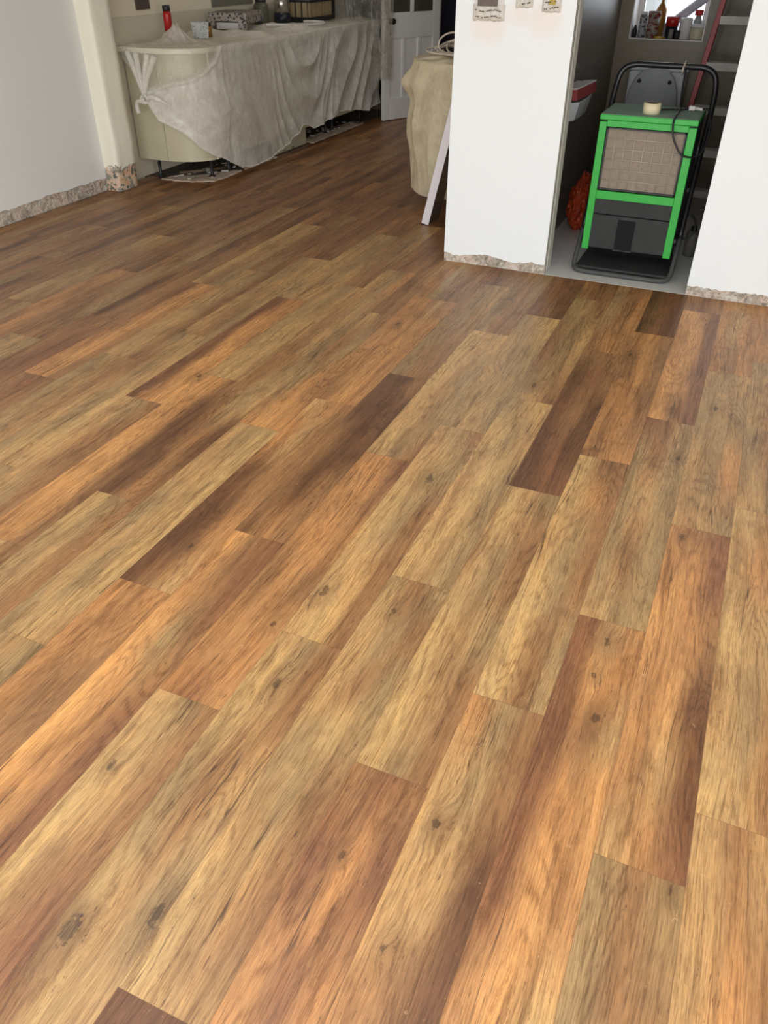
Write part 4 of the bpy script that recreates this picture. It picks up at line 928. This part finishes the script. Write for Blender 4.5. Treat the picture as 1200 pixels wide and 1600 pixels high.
MB().box((-.055, -.20, 0), (.055, .20, .055)).build('box_body', 'redlabel', bx, bevel=.002); MB().box((-.056, -.201, .055), (.057, .201, .062)).build('box_top', 'offwhite', bx, bevel=.001)
MT['dullred'] = plain('dull_red_card', (150, 62, 60), .6, c2=(130, 48, 50))
bpy.data.objects['box_body'].data.materials[0] = MT['dullred'] if bpy.data.objects['box_body'].parent == bx else bpy.data.objects['box_body'].data.materials[0]
for ch in bx.children:
    if ch.name.startswith('box_body'): ch.data.materials[0] = MT['dullred']
# orange sack
bm = bmesh.new(); bmesh.ops.create_icosphere(bm, subdivisions=5, radius=1)
for v in bm.verts:
    p = v.co.copy(); r = 1+.30*abs(mnoise.noise(p*2.3))+.14*mnoise.noise(p*6)-.10*abs(mnoise.noise(p*11)); q = p*r
    w = 1-.35*max(0, p.z); v.co = Vector((q.x*.080*w, q.y*.19*w, max(q.z*.17, -.145)+.146))
    
me = bpy.data.meshes.new('rubble_sack'); bm.to_mesh(me); bm.free(); me.materials.append(MT['orange'])
for p in me.polygons: p.use_smooth = True
o = bpy.data.objects.new('rubble_sack', me); COL.objects.link(o); o.location = (-.955, 5.45, 0); tag(o, 'crumpled orange plastic sack on the cloakroom floor by the dark tiles', 'sack')
c = empty('canister', (-.22, 5.10, 0), 'grey cylinder standing on the floor right of the dehumidifier', 'canister')
MB().lathe([(0, 0), (.036, 0), (.036, .13), (.03, .145), (0, .145)], 20).build('canister_body', 'grey', c); MB().lathe([(0, .145), (.018, .145), (.018, .17), (0, .17)], 16).build('cap', 'black', c)

# step ladder
LD = empty('step_ladder', (-.16, 6.0, 0), 'red step ladder with paint splashed treads at the right of the cloakroom', 'ladder')
def sp_(z): return (-.52+.105*z, 5.93+.10*z)       # left stile position by height
def spr(z): return (.20-.105*z, 5.93+.10*z)
for fn in (sp_, spr):
    m = MB(); a = fn(0); b = fn(1.9); vs = []
    for (x, y), z in ((a, 0), (b, 1.9)):
        vs += [(x-.016, y-.035, z), (x+.016, y-.035, z), (x+.016, y+.035, z), (x-.016, y+.035, z)]
    m.add(vs, [(3, 2, 1, 0), (4, 5, 6, 7), (0, 1, 5, 4), (1, 2, 6, 5), (2, 3, 7, 6), (3, 0, 4, 7)]); rel(LD, m, 'stile', 'red', .003)
for k in range(7):
    z = .186+k*.245; a = sp_(z); b = spr(z); m = MB(); m.box((a[0]+.014, a[1]-.045, z-.003), (b[0]-.014, a[1]+.045, z+.001)); m.box((a[0]+.014, a[1]-.047, z-.042), (b[0]-.014, a[1]-.043, z+.001)); m.box((a[0]+.014, a[1]+.043, z-.03), (b[0]-.014, a[1]+.046, z+.001)); rel(LD, m, 'tread', 'alu')
for x in (-.545, .21):
    m = MB(); m.tube([(x, 6.42, .0), ((-.335 if x < 0 else .02), 6.18, 1.85)], .012, 8); rel(LD, m, 'rear_leg', 'red')

# sill things
ZS = WZ0+.003; YS = 6.575
def bottle(name, x, y, prof, mat, label, cat, cap=None, capmat=None, seg=20, sq=None):
    o = empty(name, (x, y, ZS), label, cat)
    b = MB().lathe(prof, seg, None, Matrix.Scale(sq, 4, (0, 1, 0)) if sq else None).build('body', mat, o)
    if cap: MB().lathe(cap, seg).build('cap', capmat, o)
    return o
bottle('dark_bottle', -.962, YS-.01, [(0, 0), (.016, 0), (.016, .04), (.006, .07), (0, .07)], 'black', 'small dark pointed bottle in the left corner of the window sill', 'bottle')
bottle('spray_can', -.915, YS, [(0, 0), (.026, 0), (.026, .125), (.02, .135), (0, .135)], 'silverlabel', 'silver and black patterned can at the left of the window sill', 'can', [(0, .135), (.022, .135), (.022, .15), (0, .15)], 'offwhite')
bottle('printed_tin', -.845, YS-.02, [(0, 0), (.040, 0), (.040, .125), (0, .125)], 'redlabel', 'red and brown printed tin in front of the amber bottle', 'tin', [(0, .125), (.041, .125), (.041, .155), (0, .157)], 'redlabel')
bottle('amber_bottle', -.812, YS+.045, [(0, 0), (.036, 0), (.036, .16), (.012, .20), (.010, .22), (0, .222)], 'gold', 'tall amber foil bottle with pointed top on the sill', 'bottle')
bottle('sponge', -.79, YS-.045, [(0, 0), (.045, 0), (.045, .012), (0, .014)], 'yellow', 'flat yellow sponge at the front of the sill', 'sponge', None, None, 4)
bottle('red_lidded_pot', -.722, YS+.01, [(0, 0), (.040, 0), (.040, .07), (0, .07)], 'navy', 'navy pot with broad red lid in the middle of the sill', 'pot', [(0, .07), (.042, .07), (.042, .125), (0, .127)], 'redplastic')
bottle('black_pot', -.675, YS-.035, [(0, 0), (.020, 0), (.020, .05), (0, .052)], 'black', 'little black pot in front of the red lidded one', 'pot')
bottle('grey_pot', -.715, YS-.045, [(0, 0), (.016, 0), (.016, .055), (0, .057)], 'grey', 'little grey pot beside the little black pot', 'pot')
bottle('white_bottle', -.632, YS, [(0, 0), (.040, 0), (.041, .11), (.036, .122), (0, .124)], 'offwhite', 'plain white pot right of the red lidded pot', 'bottle')
bottle('red_topped_bottle', -.565, YS+.055, [(0, 0), (.028, 0), (.028, .10), (.012, .14), (0, .142)], 'lid', 'clear grey bottle with red top behind the cream jar', 'bottle', [(0, .135), (.027, .135), (.027, .165), (0, .167)], 'redplastic')
bottle('cream_jar', -.548, YS-.02, [(0, 0), (.045, 0), (.048, .01), (.048, .062), (.042, .07), (0, .07)], 'creamjar', 'squat cream jar at the right end of the sill', 'jar', [(0, .07), (.047, .07), (.047, .088), (0, .09)], 'offwhite')
m = MB(); a = Vector((-.80, 6.655, ZS+.028)); b = Vector((-.545, 6.655, ZS+.235)); m.tube([a, a.lerp(b, .5), b], .028, 20)
tag(m.build('cardboard_tube', 'greyroll'), 'pale grey tube leaning diagonally across the cloakroom window', 'tube')

# ------------------------------------------------------------------ small fittings belong to the part that carries them
def under(thing_name, carrier, small):
    for root in [o for o in COL.objects if o.parent is None and o.name.split('.')[0] == thing_name]:
        kids = list(root.children); cs = [k for k in kids if k.name.split('.')[0] == carrier]
        if not cs: continue
        for k in kids:
            if k.name.split('.')[0] == small: k.parent = cs[0]
under('dehumidifier', 'water_tank', 'tank_recess_shade'); under('dehumidifier', 'water_tank', 'recess_lip')
under('dehumidifier', 'foam_filter', 'wire_grille'); under('dehumidifier', 'handle', 'cable_tie'); under('dehumidifier', 'cable', 'plug'); under('dehumidifier', 'lid', 'top_panel')
under('toilet', 'cistern', 'flush_button'); under('toilet', 'raised_lid', 'buffer'); under('masked_socket', 'masking_film', 'print'); under('masked_socket', 'socket_plate', 'switch')
under('slatted_box', 'lid', 'handle'); under('slatted_box', 'box_body', 'slat'); under('masking_tape', 'tape_roll', 'core'); under('wash_basin', 'bowl', 'tap')
